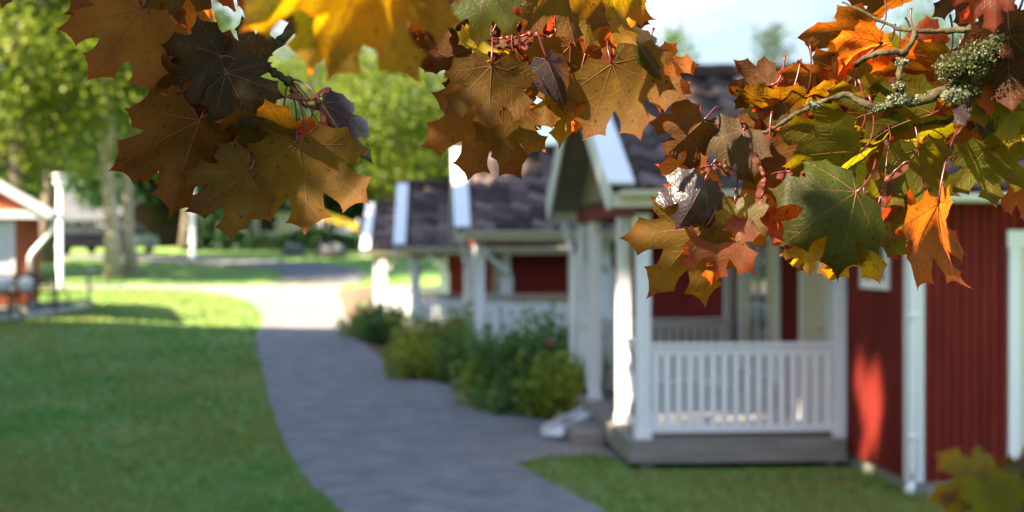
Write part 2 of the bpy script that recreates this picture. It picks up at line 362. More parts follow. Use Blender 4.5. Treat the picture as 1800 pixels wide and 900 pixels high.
# ------------------------------------------------------------------ sunlit gaps: crowns leave these sun rays free
A_ = np.cross(S, [0,0,1.0]); A_ /= np.linalg.norm(A_); B_ = np.cross(A_, S)
LIT = []   # (a, b, along, radius)
def lit(p, r): p = np.asarray(p, float); LIT.append((p@A_, p@B_, p@S, r))
for x_ in np.arange(-19, -11, 0.9):
    for z_ in np.arange(0.9, 4.6, 0.7): lit((x_, 35.2, z_), 0.6)
for z_ in np.arange(1, 6, 0.8): lit((-15.9, 50, z_), 0.6)
for yy in np.arange(37.8, 57, 1.2):
    for xx in np.arange(-17, -2.2, 1.3):
        if yy > 37.8+max(0, (-xx-6.5))*0.9: lit((xx, yy, gz(xx, yy)), 0.9)
for yy in (12.85,13.0,13.15,13.3):
    for zz in (.25,.4,.55,.7,.85,1.0): lit((3.28, yy, zz), -.08)
for zz in np.arange(.5, 1.5, .2): lit((1.19, 14.8, zz), 0.10)
for zz in np.arange(.4, 2.2, .3): lit((1.3, 26.5, zz-.25), 0.3); lit((1.3, 25.3, zz-.25), 0.3)
for xx in np.arange(-.6, .8, .2):
    for zz in (1.9, 2.15, 2.4): lit((xx, 1.2, zz), 0.35)
for uu, dd in ((194,58),(226,60)):
    for zz in (3,4,5,6,7): lit(((uu-900)/F*dd, dd, zz), 0.5)
for uu in (30,120,200,430,520,600,680,760):
    for zz in np.arange(6,15,1.1): lit(((uu-900)/F*75, 75, zz), 1.0)
for xx, yy, zz in ((.95,19,1.1),(.7,18.9,.7),(.3,19,1.2),(-.3,19.2,.5),(-.1,19,.9),(-1.5,24.7,.9),(-1.2,24.7,.6),(-1.6,24.8,.5),(-.7,22.8,.5),(-3.1,33,.4),(.6,18,.5),(.1,18.4,.2)): lit((xx, yy, zz), -.12)
LITA = np.array(LIT)
def rays_free(C, rad):
    """True where a leaf at C (radius rad) stays clear of every sun ray that must pass"""
    ab = np.stack([C@A_, C@B_], 1); al = C@S; ok = np.ones(len(C), bool)
    for a, b, l, r in LITA:
        ok &= ~(((ab[:,0]-a)**2+(ab[:,1]-b)**2 < (r+rad)**2) & (al > l))
    return ok

# ------------------------------------------------------------------ trees
CARDS = []
def leaf_quads(C, size, rng=RNG, flat=0.0):
    n = len(C); d = rng.normal(size=(n,3)); d /= np.linalg.norm(d, axis=1)[:,None]
    e = rng.normal(size=(n,3)); e[:,2] *= 1-flat; e = e-(e*d).sum(1)[:,None]*d; e /= np.linalg.norm(e, axis=1)[:,None]
    f = np.cross(d, e); s = size*(0.6+0.8*rng.random(n))[:,None]
    V = np.stack([C-d*s*.5, C+e*s*.36+f*s*.06, C+d*s*.62, C-e*s*.36+f*s*.06], 1)
    return V.reshape(-1,3), np.arange(n*4).reshape(-1,4)
def crown_points(center, rad, nclump, per, cr, rng=RNG, hollow=0.45, squash=0.8):
    """leaf clumps spread through an uneven ellipsoid"""
    c = np.asarray(center); rad = np.asarray(rad)
    d = rng.normal(size=(nclump,3)); d /= np.linalg.norm(d, axis=1)[:,None]
    rr = (hollow+(1-hollow)*rng.random(nclump)**0.6)*(0.78+0.35*rng.random(nclump))
    K_ = c+d*rad*rr[:,None]
    r = cr*(0.6+0.8*rng.random(nclump))
    k = np.repeat(np.arange(nclump), per)
    off = rng.normal(size=(len(k),3))*0.5; off[:,2] *= squash
    P = K_[k]+off*r[k][:,None]
    tn = np.clip(rng.random(nclump)[k]*0.75+rng.random(len(k))*0.35-0.05, 0, 1)
    return P, K_, tn
def tree(name, label, x, y, h, rad, cz, fol, trunk_r=0.25, nclump=90, per=60, cr=1.3, size=0.30, seed=1, lean=0.0, group=None, reject=False, cat='tree', bark=TRUNK, hollow=0.45, fork=None):
    rng = np.random.default_rng(seed); z0 = gz(x, y)
    t = empty(name, (x, y, z0), 0, label, cat, group)
    P, K_, tn = crown_points((lean, 0, cz), rad, nclump, per, cr, rng, hollow)
    W = P+np.array([x, y, z0])
    if reject:
        ok = rays_free(W, size*0.5); P = P[ok]; tn = tn[ok]; CARDS.append(W[ok])
    V, Fc = leaf_quads(P, size, rng)
    np_mesh('crown', V, Fc, fol, t, tone=tn)
    b = MB(); top = cz+rad[2]*0.5
    pts = [Vector((lean*(i/6)**1.5+0.12*math.sin(i*1.7+seed), 0.1*math.sin(i*1.1+seed), -0.2+(top+0.2)*i/6)) for i in range(7)]
    b.tube(pts, [trunk_r*(1.25 if i == 0 else 1-0.13*i) for i in range(7)], 10)
    rr = random.Random(seed)
    for i in range(min(16, len(K_))):
        k = K_[i]; zz = max(0.3*cz, min(k[2]-1.0, top*0.8)); f = (zz+0.2)/(top+0.2)
        a = Vector((lean*f**1.5, 0, zz-0.8)); e = Vector(k)
        if reject and not rays_free(np.array([[x+(a.x+e.x)/2, y+(a.y+e.y)/2, z0+(a.z+e.z)/2], [x+e.x, y+e.y, z0+e.z]]), 0.1).all(): continue
        m_ = a.lerp(e, .5)+Vector((0, 0, -0.3))
        b.tube([a, m_, e], [trunk_r*.4, trunk_r*.25, trunk_r*.08], 6)
    b.build('trunk', bark, t)
    return t
ST = []
SHL = ['shade tree behind the camera on the left, first of its row', 'shade tree level with the camera left of the lawn', 'shade tree left of the near lawn', 'shade tree left of the lawn opposite the nearest cabin', 'shade tree left of the lawn opposite the second cabin', 'shade tree left of the gabled house', 'shade tree behind and left of the gabled house', 'shade tree farthest along, beyond the gabled house']
# off-frame shade trees, left of and behind the camera
for i, (x_, y_, h_, r_) in enumerate([(-15,-6,20,5.4),(-16,1.5,22,5.6),(-17.5,9,23,5.8),(-19,16.5,24,5.8),(-21,24,24,5.6),(-26,31,24,5.6),(-31,41,24,6),(-33,50,24,6)]):
    ST.append(tree('shade_tree', SHL[i], x_, y_, h_, (r_, r_, h_*0.40), h_*0.58, FOL_G, 0.35, 170, 90, 1.5, 0.62, hollow=.2, seed=30+i, group='shade trees along the lawn', reject=True))

def fill_shade():
    """unseen leaf cards added on sun rays to keep cabins, path and lawn shaded"""
    T = []
    for cx, cy, cz0 in ((1.25,13.6,0),(-.5,22.5,-.25),(-2.1,30.5,-.48),(-3.95,41.5,-.58)):
        for yy in np.arange(-.6,6,.4):
            for xx in (-.4,.0,.5,1,1.6,2.2,3,4,5):
                zr = EZr+min(yy+.5,5.3-yy)*.48; T.append((cx+xx-.06*yy, cy+yy, cz0+zr))
        for zz in np.arange(.3,2.6,.35):
            for xx in (0,.7,1.4,2.1,3): T.append((cx+xx, cy-.1, cz0+zz))
            for yy in (1.2,3.5,4.8): T.append((cx-.05*yy, cy+yy, cz0+zz))
    for yy in np.arange(8,37,.7):
        for xx in np.arange(-yy*.4,2.5,.7): T.append((xx, yy, gz(xx,yy)))
    for zz in np.arange(.2,2.6,.3):
        for xx in np.arange(3.2,5.4,.35): T.append((xx,11.8,zz))
    T = np.array(T); C = np.concatenate(CARDS); ca = C@A_; cb = C@B_; n0 = 0; add = []
    rng = np.random.default_rng(9)
    for p in T:
        a, b = p@A_, p@B_; k = ((ca-a)**2+(cb-b)**2 < .22**2).sum()
        if k >= 3: continue
        h = rng.uniform(19,21)/math.cos(_el)
        for q in range(4-int(k)): add.append(p+S*(h+rng.normal()*.6)+rng.normal(size=3)*.12)
    add = np.array(add); add = add[rays_free(add, .26)]
    V, Fc = leaf_quads(add, .55, rng); np_mesh('crown', V-np.array(ST[2].location), Fc, FOL_G, ST[2], tone=rng.random(len(add)))  # added sun-blocking cards, hung on this tree beside its own crown
    print('fill', len(add))
EZr = 2.62
fill_shade()

# ------------------------------------------------------------------ cabins
def tiled_slope(mb_v, mb_f, tones, x0, x1, ye, ze, yr, zr_, rng):
    tw = 0.30; tl = 0.34; ln = math.hypot(yr-ye, zr_-ze); nrow = int(round(ln/tl)); ncol = int(round((x1-x0)/tw)); tw = (x1-x0)/ncol
    sub = 6; n = Vector((0, -(zr_-ze), (yr-ye))); n = n.normalized(); 
    if n.z < 0: n = -n
    for r in range(nrow):
        base = len(mb_v); cols = ncol*sub+1
        for k, (t, lift) in enumerate(((r/nrow, 0.045), ((r+0.5)/nrow, 0.030), ((r+1.03)/nrow, 0.012))):
            for c_ in range(cols):
                ph = (c_ % sub)/sub; wv_ = 0.034*math.sin(2*math.pi*ph)+0.012*math.sin(4*math.pi*ph)
                q = Vector((x0+c_/sub*tw, ye+(yr-ye)*min(t, 1), ze+(zr_-ze)*min(t, 1)))+n*(wv_+lift)
                mb_v.append(tuple(q))
        rt = [rng.random()**1.6*0.9 for _ in range(ncol+1)]
        for k in range(2):
            for c_ in range(cols-1):
                a = base+k*cols+c_; mb_f.append((a, a+1, a+cols+1, a+cols)); tones.append(rt[c_//sub])
        # front lip of the row
        b2 = len(mb_v)
        for c_ in range(cols):
            q = Vector(mb_v[base+c_])-n*0.03; mb_v.append(tuple(q))
        for c_ in range(cols-1): mb_f.append((b2+c_, b2+c_+1, base+c_+1, base+c_)); tones.append(rt[c_//sub]*0.6)
def boards(mb, p, q, z0, z1, nrm, pitch=0.105, bw=0.045, bd=0.022, z1b=None, t=0.05):
    """board-and-batten wall from p to q (2-D), outward normal nrm, butt panel with proud battens"""
    p = Vector((p[0], p[1])); q = Vector((q[0], q[1])); d = (q-p); ln = d.length; d.normalize(); nn = Vector(nrm)
    z1b = z1 if z1b is None else z1b
    a, b_ = p, q
    vs = []
    for c_, zt in ((a, z1), (b_, z1b)):
        for o_ in (0, -t): vs += [(c_.x+nn.x*o_, c_.y+nn.y*o_, z0), (c_.x+nn.x*o_, c_.y+nn.y*o_, zt)]
    mb.add(vs, [(0,1,5,4),(2,6,7,3),(0,2,3,1),(4,5,7,6),(1,3,7,5),(0,4,6,2)])
    k = int(ln/pitch)
    for i in range(k+1):
        s_ = (i+0.5)*ln/(k+1); c_ = p+d*s_; zt = z1+(z1b-z1)*s_/ln
        m1 = c_-d*bw/2; m2 = c_+d*bw/2
        vs = [(m1.x,m1.y,z0+.005),(m2.x,m2.y,z0+.005),(m2.x,m2.y,zt-.005),(m1.x,m1.y,zt-.005)]
        vs += [(v[0]+nn.x*bd, v[1]+nn.y*bd, v[2]) for v in vs]
        mb.add(vs, [(4,5,6,7),(0,1,5,4),(1,2,6,5),(2,3,7,6),(3,0,4,7)])
W_ = 4.8; OV = 0.5; PITCH = math.tan(R(25.6)); EZ = 2.62; RZ = EZ+(W_/2+OV)*PITCH; GX = -0.40; BX = 1.98; BEND = 6.4
def cabin(x, y, z0, rz, label, wing=False, seed=0, first=True):
    t = empty('cabin', (x, y, z0), rz, label, 'cabin', 'red cabins in a row beside the path')
    rng = random.Random(seed)
    # roof
    V, Fc, T = [], [], []
    tiled_slope(V, Fc, T, GX+.02, BEND+.35, -OV, EZ, W_/2, RZ, rng)
    nF = len(V); tiled_slope(V, Fc, T, GX+.02, BEND+.35, W_+OV, EZ, W_/2, RZ, rng)
    roof = np_mesh('roof', V, Fc, TILE, t, tone=T)
    # deck boarding under tiles
    u = MB()
    for s0, s1 in ((-OV, W_/2), (W_+OV, W_/2)):
        vs = []
        for yy, zz in ((s0, EZ), (s1, RZ)):
            for xx in (GX+.03, BEND+.33):
                vs += [(xx, yy, zz-0.03), (xx, yy, zz-0.055)]
        u.add(vs, [(0,2,6,4),(1,5,7,3),(0,4,5,1),(2,3,7,6),(0,1,3,2),(4,6,7,5)])
    u.build('soffit', mat('soffit_wood', (.30,.235,.17), .8, .2, var=.2, stretch=(.6,6,6)), roof)
    rg = MB(); rg.tube([(GX+i*.25, W_/2, RZ+.05+(0.012 if i % 2 else 0)) for i in range(int((BEND+.35-GX)/.25)+1)], 0.11, 10); rg.build('ridge', TILE, roof)
    # bargeboards with cap boards lying over the roof edge
    for xg in (GX, BEND+.38):
        for s0 in (-OV-.06, W_+OV+.06):
            e = Vector((0, s0, EZ-.03)); rdg = Vector((0, W_/2, RZ))
            bb = MB(); d = (rdg-e).normalized(); n = Vector((0, -d.z, d.y)); n = n if n.z > 0 else -n
            bb.bar(Vector((xg, e.y, e.z))-n*.05, Vector((xg, rdg.y, rdg.z))-n*.05, 0.03, 0.22, up=n)
            cx = xg+(.10 if xg < 0 else -.10)
            bb.bar(Vector((cx, e.y, e.z))+n*.105, Vector((cx, rdg.y, rdg.z))+n*.105, 0.25, 0.03, up=n)
            bb.build('bargeboard', WHITE, t)
    # gutters: half round tube along each eave
    for yy in (-OV-.09, W_+OV+.09):
        g = MB(); n = 8
        vs = []
        for xx in (GX+.10, BEND+.3):
            for r_ in (0.068, 0.058):
                for k in range(n+1):
                    a = math.pi+math.pi*k/n; vs.append((xx, yy+r_*math.cos(a), EZ+.0+r_*math.sin(a)))
        m_ = n+1; fs = []
        for k in range(n):
            fs.append((k, k+1, 2*m_+k+1, 2*m_+k)); fs.append((m_+k+1, m_+k, 3*m_+k, 3*m_+k+1))
            fs.append((k+1, k, m_+k, m_+k+1)); fs.append((2*m_+k, 2*m_+k+1, 3*m_+k+1, 3*m_+k))
        fs.append((0, 2*m_, 3*m_, m_)); fs.append((n, m_+n, 3*m_+n, 2*m_+n))
        g.add(vs, fs); 
        for k in range(8): g.box((GX+.5+k*.85, yy-.07, EZ-.075), (GX+.53+k*.85, yy+.07, EZ-.068))
        g.build('gutter', CREAM if yy < 0 else WHITE, roof)
        fb = MB(); yf = yy+(.095 if yy < 0 else -.095); fb.box((GX+.03, yf-.012, EZ-.15), (BEND+.33, yf+.012, EZ-.02)); fb.build('fascia', CREAM, roof)
    # walls
    mb = MB(); wt = EZ+OV*PITCH-.07
    if not wing: boards(mb, (BX, 0), (BEND, 0), .16, wt, (0,-1))
    else: boards(mb, (BX+4.2, 0), (BEND, 0), .16, wt, (0,-1))
    mb.build('wall', RED, t); mb = MB()
    boards(mb, (BEND, W_), (BX, W_), .16, wt, (0,1))
    mb.build('wall', RED, t)
    mb = MB()
    boards(mb, (BX, W_/2), (BX, 0), .28, RZ-.1, (-1,0), z1b=wt); boards(mb, (BX, W_), (BX, W_/2), .28, wt, (-1,0), z1b=RZ-.1)
    mb.build('wall', RED, t); mb = MB()
    boards(mb, (BEND, 0), (BEND, W_/2), .16, wt, (1,0), z1b=RZ-.1); boards(mb, (BEND, W_/2), (BEND, W_), .16, RZ-.1, (1,0), z1b=wt)
    mb.build('wall', RED, t)
    mb = MB(); mb.box((BX+.02, .02, -.4), (BEND-.02, W_-.02, .16)); 
    mb.build('foundation', STONE, t)
    # open porch gable panel, cream boards
    mb = MB(); zb = EZ+.02
    n = 26
    for i in range(n):
        ya = .0+i*W_/n; yb = ya+W_/n-.006
        za = EZ+(min(ya, W_-ya)+OV)*PITCH-.09; zc = EZ+(min(yb, W_-yb)+OV)*PITCH-.09
        if min(za, zc) < zb+.02: continue
        mb.add([(-.02,ya,zb),(-.02,yb,zb),(-.02,yb,zc),(-.02,ya,za),(.0,ya,zb),(.0,yb,zb),(.0,yb,zc),(.0,ya,za)], [(0,3,2,1),(4,5,6,7),(0,1,5,4),(1,2,6,5),(2,3,7,6),(3,0,4,7)])
    mb.build('gable_panel', MATS['soffit_wood'], t)
    # beams
    mb = MB()
    mb.box((-.07,-.06,2.42), (BX-.03,.06,2.56)); mb.box((-.07,W_-.06,2.42), (BX-.03,W_+.06,2.56)); mb.box((-.075,.062,2.42), (.055,W_-.062,2.58))
    mb.build('beam', RED, t, bevel=.004)
    DH = 0.0 if wing else 0.30
    # deck
    mb = MB(); k = 14
    for i in range(k):
        xa = -.12+i*(BX+.09)/k; mb.box((xa, -.10, .235+DH), (xa+(BX+.09)/k-.007, W_+.1, .268+DH))
    mb.box((-.13,-.125,.05+DH*.5), (BX-.03,-.10,.262+DH)); mb.box((-.13,W_+.10,.05+DH*.5), (BX-.03,W_+.125,.262+DH)); mb.box((-.15,-.125,.05+DH*.5), (-.12,W_+.125,.262+DH))
    for yy in (0,1.6,3.2,4.7): mb.box((-.02,yy-.05,-.45), (.1,yy+.05,.2+DH)); mb.box((BX-.2,yy-.05,-.45), (BX-.1,yy+.05,.2+DH))
    mb.build('deck', DECK, t, bevel=.004)
    # columns
    for cy in (0, 1.25, 3.55, W_):
        mb = MB(); mb.box((-.068,cy-.068,.268+DH), (.068,cy+.068,2.42)); mb.box((-.08,cy-.08,.268+DH), (.08,cy+.08,.36+DH)); mb.build('column', WHITE, t, bevel=.008)
    for cy in (0.0, W_):
        mb = MB(); mb.box((BX-.125,cy-.06,.268+DH), (BX-.01,cy+.06,2.42)); mb.build('column', WHITE, t, bevel=.006)
    # knee braces
    for cy, s_ in ((0,1),(1.25,-1),(3.55,1),(W_,-1)): mb = MB(); mb.bar((0,cy+s_*.06,1.95), (0,cy+s_*.42,2.40), .05, .07); mb.build('brace', WHITE, t, bevel=.004)
    mb = MB(); mb.bar((.06,W_,1.95),(.42,W_,2.40),.05,.07,up=(0,1,0)); mb.build('brace', WHITE, t, bevel=.004)
    # railings
    def rail(p, q, cross=False):
        mb = MB(); p = Vector(p); q = Vector(q); d = (q-p); ln = d.length; d.normalize()
        mb.bar((p.x,p.y,1.165+DH), (q.x,q.y,1.165+DH), .085, .04); mb.bar((p.x,p.y,1.10+DH), (q.x,q.y,1.10+DH), .035, .07); mb.bar((p.x,p.y,.36+DH), (q.x,q.y,.36+DH), .04, .07)
        if cross:
            mb.bar((p.x,p.y,.40+DH), (q.x,q.y,1.06+DH), .04, .06); mb.bar((p.x+.03,p.y,1.06+DH), (q.x+.03,q.y,.40+DH), .025, .06)
        else:
            k = int(ln/.108)
            for i in range(k):
                c_ = p+d*(i+.5)*ln/k; mb.box((c_.x-.039 if abs(d.x) > .5 else c_.x-.012, c_.y-.012 if abs(d.x) > .5 else c_.y-.039, .395+DH), (c_.x+.039 if abs(d.x) > .5 else c_.x+.012, c_.y+.012 if abs(d.x) > .5 else c_.y+.039, 1.065+DH))
        mb.build('railing', WHITE, t, bevel=.003)
    rail((.07,0), (BX-.13,0)); rail((.07,W_), (BX-.13,W_)); rail((0,.07), (0,1.18), True); rail((0,3.62), (0,W_-.07))
    # step between the inner columns
    mb = MB(); mb.box((-.5,1.5,-.1), (-.16,3.3,.13)); mb.build('step', DECK, t, bevel=.006)
    # door and window in the porch wall (faces the path)
    def opening(kind, ya, yb, za, zb):
        X = BX-.022
        fr = MB(); w1 = .10 if kind == 'door' else .17
        fr.box((X-.035,ya,za), (X-.003,ya+w1,zb)); fr.box((X-.035,yb-w1,za), (X-.003,yb,zb)); fr.box((X-.037,ya-.02,zb), (X-.003,yb+.02,zb+.12)); 
        if kind == 'window': fr.box((X-.045,ya-.02,za-.05), (X-.003,yb+.02,za))
        if kind == 'door':
            dr = MB(); dr.box((X-.018,ya+w1,za), (X-.004,yb-w1,zb))
            for i in range(5): 
                s_ = ya+w1+.02+i*(yb-ya-2*w1-.02)/5; dr.box((X-.026,s_,za+.05), (X-.0185,s_+(yb-ya-2*w1-.02)/5-.02,zb-.05))
            o = dr.build('door', CREAM, t, bevel=.002)
            h = MB(); h.tube([(X-.02,ya+w1+.09,1.27),(X-.07,ya+w1+.09,1.27),(X-.07,ya+w1+.2,1.27)], .011, 8); h.build('handle', METAL, o)
            fr.build('frame', WHITE, o, bevel=.003)
        else:
            gl = MB(); gl.box((X-.012,ya+w1,za), (X-.005,yb-w1,zb)); o = gl.build('window', GLASS, t)
            ym = (ya+yb)/2; fr.box((X-.03,ym-.035,za), (X-.013,ym+.035,zb)); fr.box((X-.028,ya+w1,(za+zb)/2-.015), (X-.0135,yb-w1,(za+zb)/2+.015))
            fr.build('frame', WHITE, o, bevel=.003)
            for ca, cb_ in ((ya+w1+.01,ya+w1+.42),(yb-w1-.42,yb-w1-.01)):
                cu = MB(); kk = 6
                for q in range(kk): cu.box((X-.0126-.002*(q%2),ca+(cb_-ca)*q/kk,za+.02),(X-.0122,ca+(cb_-ca)*(q+1)/kk,zb-.02))
                cu.build('curtain', CREAM, o)
    opening('door', .38, 1.48, .27, 2.30); opening('window', 2.35, 4.35, .62, 2.2)
    # downpipe with swan neck at the far column, and another off the near gutter
    def swan(x0, y0, x1, y1, zb=.15):
        mb = MB(); mb.tube([(x0,y0,EZ-.05),(x0,y0,EZ-.16),(x0+(x1-x0)*.12,y0+(y1-y0)*.12,EZ-.25),(x1-(x1-x0)*.12,y1-(y1-y0)*.12,EZ-.55),(x1,y1,EZ-.64),(x1,y1,zb+.1),(x1-.02,y1-.03,zb+.03),(x1-.12,y1-.05,zb)], .042, 10)
        mb.build('downpipe', WHITE, t)
    swan(GX+.22, W_+OV+.09, -.12, W_+.10); 
    if not wing: swan(1.55, -OV-.09, BX+.1, -.075)
    # corner boards
    mb = MB()
    mb.box((BX-.03,W_+.024,.16), (BX+.09,W_+.05,wt))
    if not wing: mb.box((BX-.03,-.05,.16), (BX+.09,-.026,wt))
    mb.build('corner_board', WHITE, t)
    if wing:
        wx0 = BX+.02; wx1 = BX+4.2; wy = -1.78; wz = 2.50; zt = 3.34
        mb = MB(); boards(mb, (wx0, -.03), (wx0, wy), .12, wz+.33, (-1,0), pitch=.088, z1b=wz-.02)
        mb.build('wall', RED, t)
        mb = MB(); d0 = wx0+.82; d1 = d0+1.12
        boards(mb, (wx0, wy), (d0-.002, wy), .12, wz, (0,-1), pitch=.088); boards(mb, (d1+.002, wy), (wx1, wy), .12, wz, (0,-1), pitch=.088)
        boards(mb, (d0, wy+.002), (d1, wy+.002), 2.22, wz, (0,-1), pitch=.088)
        boards(mb, (wx1, wy), (wx1, -.03), .12, wz, (1,0), z1b=wz+.33); mb.build('wall', RED, t)
        mb = MB(); mb.box((wx0+.03,wy+.03,-.3), (wx1-.03,-.0,.12)); mb.build('foundation', STONE, t)
        dr = MB(); dr.box((d0+.1,wy-.004,.16), (d1-.1,wy+.03,2.1))
        for i in range(6): dr.box((d0+.12+i*.148,wy-.012,.2),(d0+.12+i*.148+.136,wy-.0045,2.06))
        o = dr.build('door', CREAM, t, bevel=.003)
        fr = MB(); fr.box((d0,wy-.045,.12),(d0+.1,wy-.002,2.2)); fr.box((d1-.1,wy-.045,.12),(d1,wy-.002,2.2)); fr.box((d0-.02,wy-.05,2.1),(d1+.02,wy-.0465,2.24)); fr.box((d0+.1,wy-.045,2.1),(d1-.1,wy-.002,2.2)); fr.build('frame', WHITE, o, bevel=.004)
        h = MB(); h.tube([(d0+.2,wy-.01,1.1),(d0+.2,wy-.06,1.1),(d0+.31,wy-.06,1.1)], .011, 8); h.build('handle', METAL, o)
        # corner board, downpipe with shoe
        mb = MB(); mb.box((wx0-.045,wy-.045,.12), (wx0+.085,wy-.003,wz)); mb.box((wx0-.045,wy-.0025,.12), (wx0-.003,wy+.09,wz)); mb.build('corner_board', WHITE, t, bevel=.004)
        mb = MB(); mb.tube([(wx0-.03,wy-.28,wz-.0),(wx0-.03,wy-.26,wz-.12),(wx0-.03,wy-.10,wz-.35),(wx0-.03,wy-.095,wz-.45),(wx0-.03,wy-.095,.22),(wx0-.05,wy-.12,.12),(wx0-.10,wy-.2,.07)], .042, 10)
        for zz in (.5,1.5,2.0): mb.tube([(wx0-.03,wy-.095,zz),(wx0-.03,wy-.095,zz+.035)], .052, 10)
        mb.build('downpipe', WHITE, t)
        # small white window on the side wall
        gl = MB(); ya, yb, za, zb = -1.28, -.52, 1.72, 2.25; gl.box((wx0-.034,ya+.08,za+.07),(wx0-.024,yb-.08,zb)); o = gl.build('window', GLASS, t)
        fr = MB(); fr.box((wx0-.05,ya,za),(wx0-.023,yb,za+.08)); fr.box((wx0-.05,ya,zb),(wx0-.023,yb,zb+.08)); fr.box((wx0-.049,ya,za+.081),(wx0-.023,ya+.08,zb-.001)); fr.box((wx0-.049,yb-.08,za+.081),(wx0-.023,yb,zb-.001)); fr.box((wx0-.045,(ya+yb)/2-.025,za+.081),(wx0-.0345,(ya+yb)/2+.025,zb-.001)); fr.build('frame', WHITE, o, bevel=.003)
        # lean-to roof of the wing
        V, Fc, T = [], [], []; ye = wy-.28; yt = .95; zt = RZ-(W_/2-.95)*PITCH+.06
        tiled_slope(V, Fc, T, wx0-.3, wx1+.2, ye, wz+.06, yt, zt, rng); rf = np_mesh('roof', V, Fc, TILE, t, tone=T)
        u = MB(); vs = []
        for yy, zz in ((ye, wz+.06), (yt, zt)):
            for xx in (wx0-.28, wx1+.18): vs += [(xx,yy,zz-.03),(xx,yy,zz-.055)]
        u.add(vs, [(0,2,6,4),(1,5,7,3),(0,4,5,1),(2,3,7,6),(0,1,3,2),(4,6,7,5)]); u.build('soffit', WHITE, rf)
        for xg, sg in ((wx0-.31,1),(wx1+.21,-1)):
            bb = MB(); n = Vector((0,-(zt-wz-.06),yt-ye)).normalized()
            bb.bar(Vector((xg,ye-.04,wz+.03))-n*.03, Vector((xg,yt,zt-.02))-n*.03, .03, .12, up=n)
            bb.build('bargeboard', WHITE, t)
        g = MB(); n = 8; vs = []; yy = ye-.05
        for xx in (wx0-.25, wx1+.15):
            for r_ in (.065,.056):
                for k in range(n+1):
                    a = math.pi+math.pi*k/n; vs.append((xx, yy+r_*math.cos(a), wz+.03+r_*math.sin(a)))
        m_ = n+1; fs = []
        for k in range(n): fs += [(k,k+1,2*m_+k+1,2*m_+k),(m_+k+1,m_+k,3*m_+k,3*m_+k+1),(k+1,k,m_+k,m_+k+1),(2*m_+k,2*m_+k+1,3*m_+k+1,3*m_+k)]
        fs += [(0,2*m_,3*m_,m_),(n,m_+n,3*m_+n,2*m_+n)]; g.add(vs, fs); g.build('gutter', WHITE, rf)
    return t
cabin(1.25, 13.6, 0.0, R(4), 'nearest red cabin, whole white porch railing and red side wall in view', wing=True, seed=1)
cabin(-0.50, 22.5, -0.25, R(3.2), 'second red cabin of the row, its porch column rising from the flowering bushes', seed=2)
cabin(-2.10, 30.5, -0.48, R(3), 'third red cabin of the row, small porch between the second and the farthest cabin', seed=3)
cabin(-3.95, 41.5, -0.58, R(2.5), 'farthest red cabin of the row, beside the sunlit end of the path', seed=4)

# ------------------------------------------------------------------ shrubs and flowers by the cabins
def shrub(name, label, x, y, h, r, fol, seed, n=45, per=45, size=0.07, flowers=None, cat='shrub', group=None, dz=0.0):
    rng = np.random.default_rng(seed); z0 = gz(x, y)+dz
    t = empty(name, (x, y, z0), 0, label, cat, group)
    P, K_, tn = crown_points((0,0,h*.46), (r*1.05, r, h*.46), n, per, 0.22, rng, 0.2, 1.0)
    ns = 26; sa = rng.random(ns)*6.28; sr_ = r*1.1*rng.random(ns)**.5; st_ = []
    for q in range(ns):
        hh = h*(.75+.45*rng.random()); b0 = np.array([sr_[q]*math.cos(sa[q]), sr_[q]*math.sin(sa[q]), 0]); tt = rng.random(34)[:,None]; st_.append(b0*(1+.25*tt)+np.array([0,0,hh])*tt+rng.normal(size=(34,3))*np.array([.045,.045,.02]))
    P = np.concatenate([P]+st_); tn = np.concatenate([tn, .35+.65*rng.random(ns*34)]); P = P[P[:,2] > 0.02] if len(P) else P; tn = tn[:len(P)]
    V, Fc = leaf_quads(P, size, rng); np_mesh('foliage', V, Fc, fol, t, tone=tn)
    b = MB()
    for k in K_[:22]: b.tube([(k[0]*.15,k[1]*.15,-.05), (k[0]*.5,k[1]*.5,k[2]*.6), tuple(k)], [.014,.009,.003], 5)
    b.build('stem', TRUNK, t)
    if flowers:
        for fx, fy, fz, fr in flowers:
            m_ = MB()
            for q in range(9):
                a = q*2.4; m_.ball((fx+fr*.5*math.cos(a), fy+fr*.5*math.sin(a), fz+fr*.3*math.sin(q*1.9)), fr*.42, 7, 5, sc=(1,1,.6))
            m_.build('flower', PINK, t)
    return t
shrub('leafy_bush', 'big dark green bush growing in front of the second cabin porch', 0.12, 19.3, 1.25, .62, FOL_S, 11, n=80, per=60)
shrub('flowering_bush', 'green bush with pink flowers against the nearest cabin porch', .80, 19.3, 1.25, .48, FOL_S, 12, n=60, per=55, flowers=[(0.0,-.42,1.20,.07),(.12,-.35,1.30,.06),(-.30,-.40,1.02,.07),(.16,-.45,.98,.05)])
shrub('yellow_leaved_bush', 'yellow green low plant in front of the flowering bush', .62, 18.2, .85, .42, FOL_L, 13, n=40, per=45)
shrub('border_plant', 'low light green plant spilling onto the path edge before the dark bush', -.25, 19.4, .62, .45, FOL_L, 14, n=34, per=40)
shrub('border_plant', 'low green border plant between the dark bush and the path', .1, 18.5, .42, .5, FOL_S, 19, n=34, per=40)
shrub('leafy_bush', 'light green bush at the foot of the third cabin porch', -1.35, 25.0, 1.15, .62, FOL_L, 15, n=60, per=45, size=.08)
shrub('leafy_bush', 'green bush right of the light green one, beside the second cabin column', -.72, 23.0, .95, .42, FOL_S, 16, n=40, per=45, size=.08)
shrub('border_plant', 'low yellowish plant on the path edge in front of the light green bush', -1.55, 23.6, .55, .45, FOL_L, 20, n=34, per=40, size=.07)
shrub('leafy_bush', 'small olive bush at the farthest end of the flower bed', -3.05, 33.3, .95, .6, FOL_S, 17, n=44, per=45, size=.09)
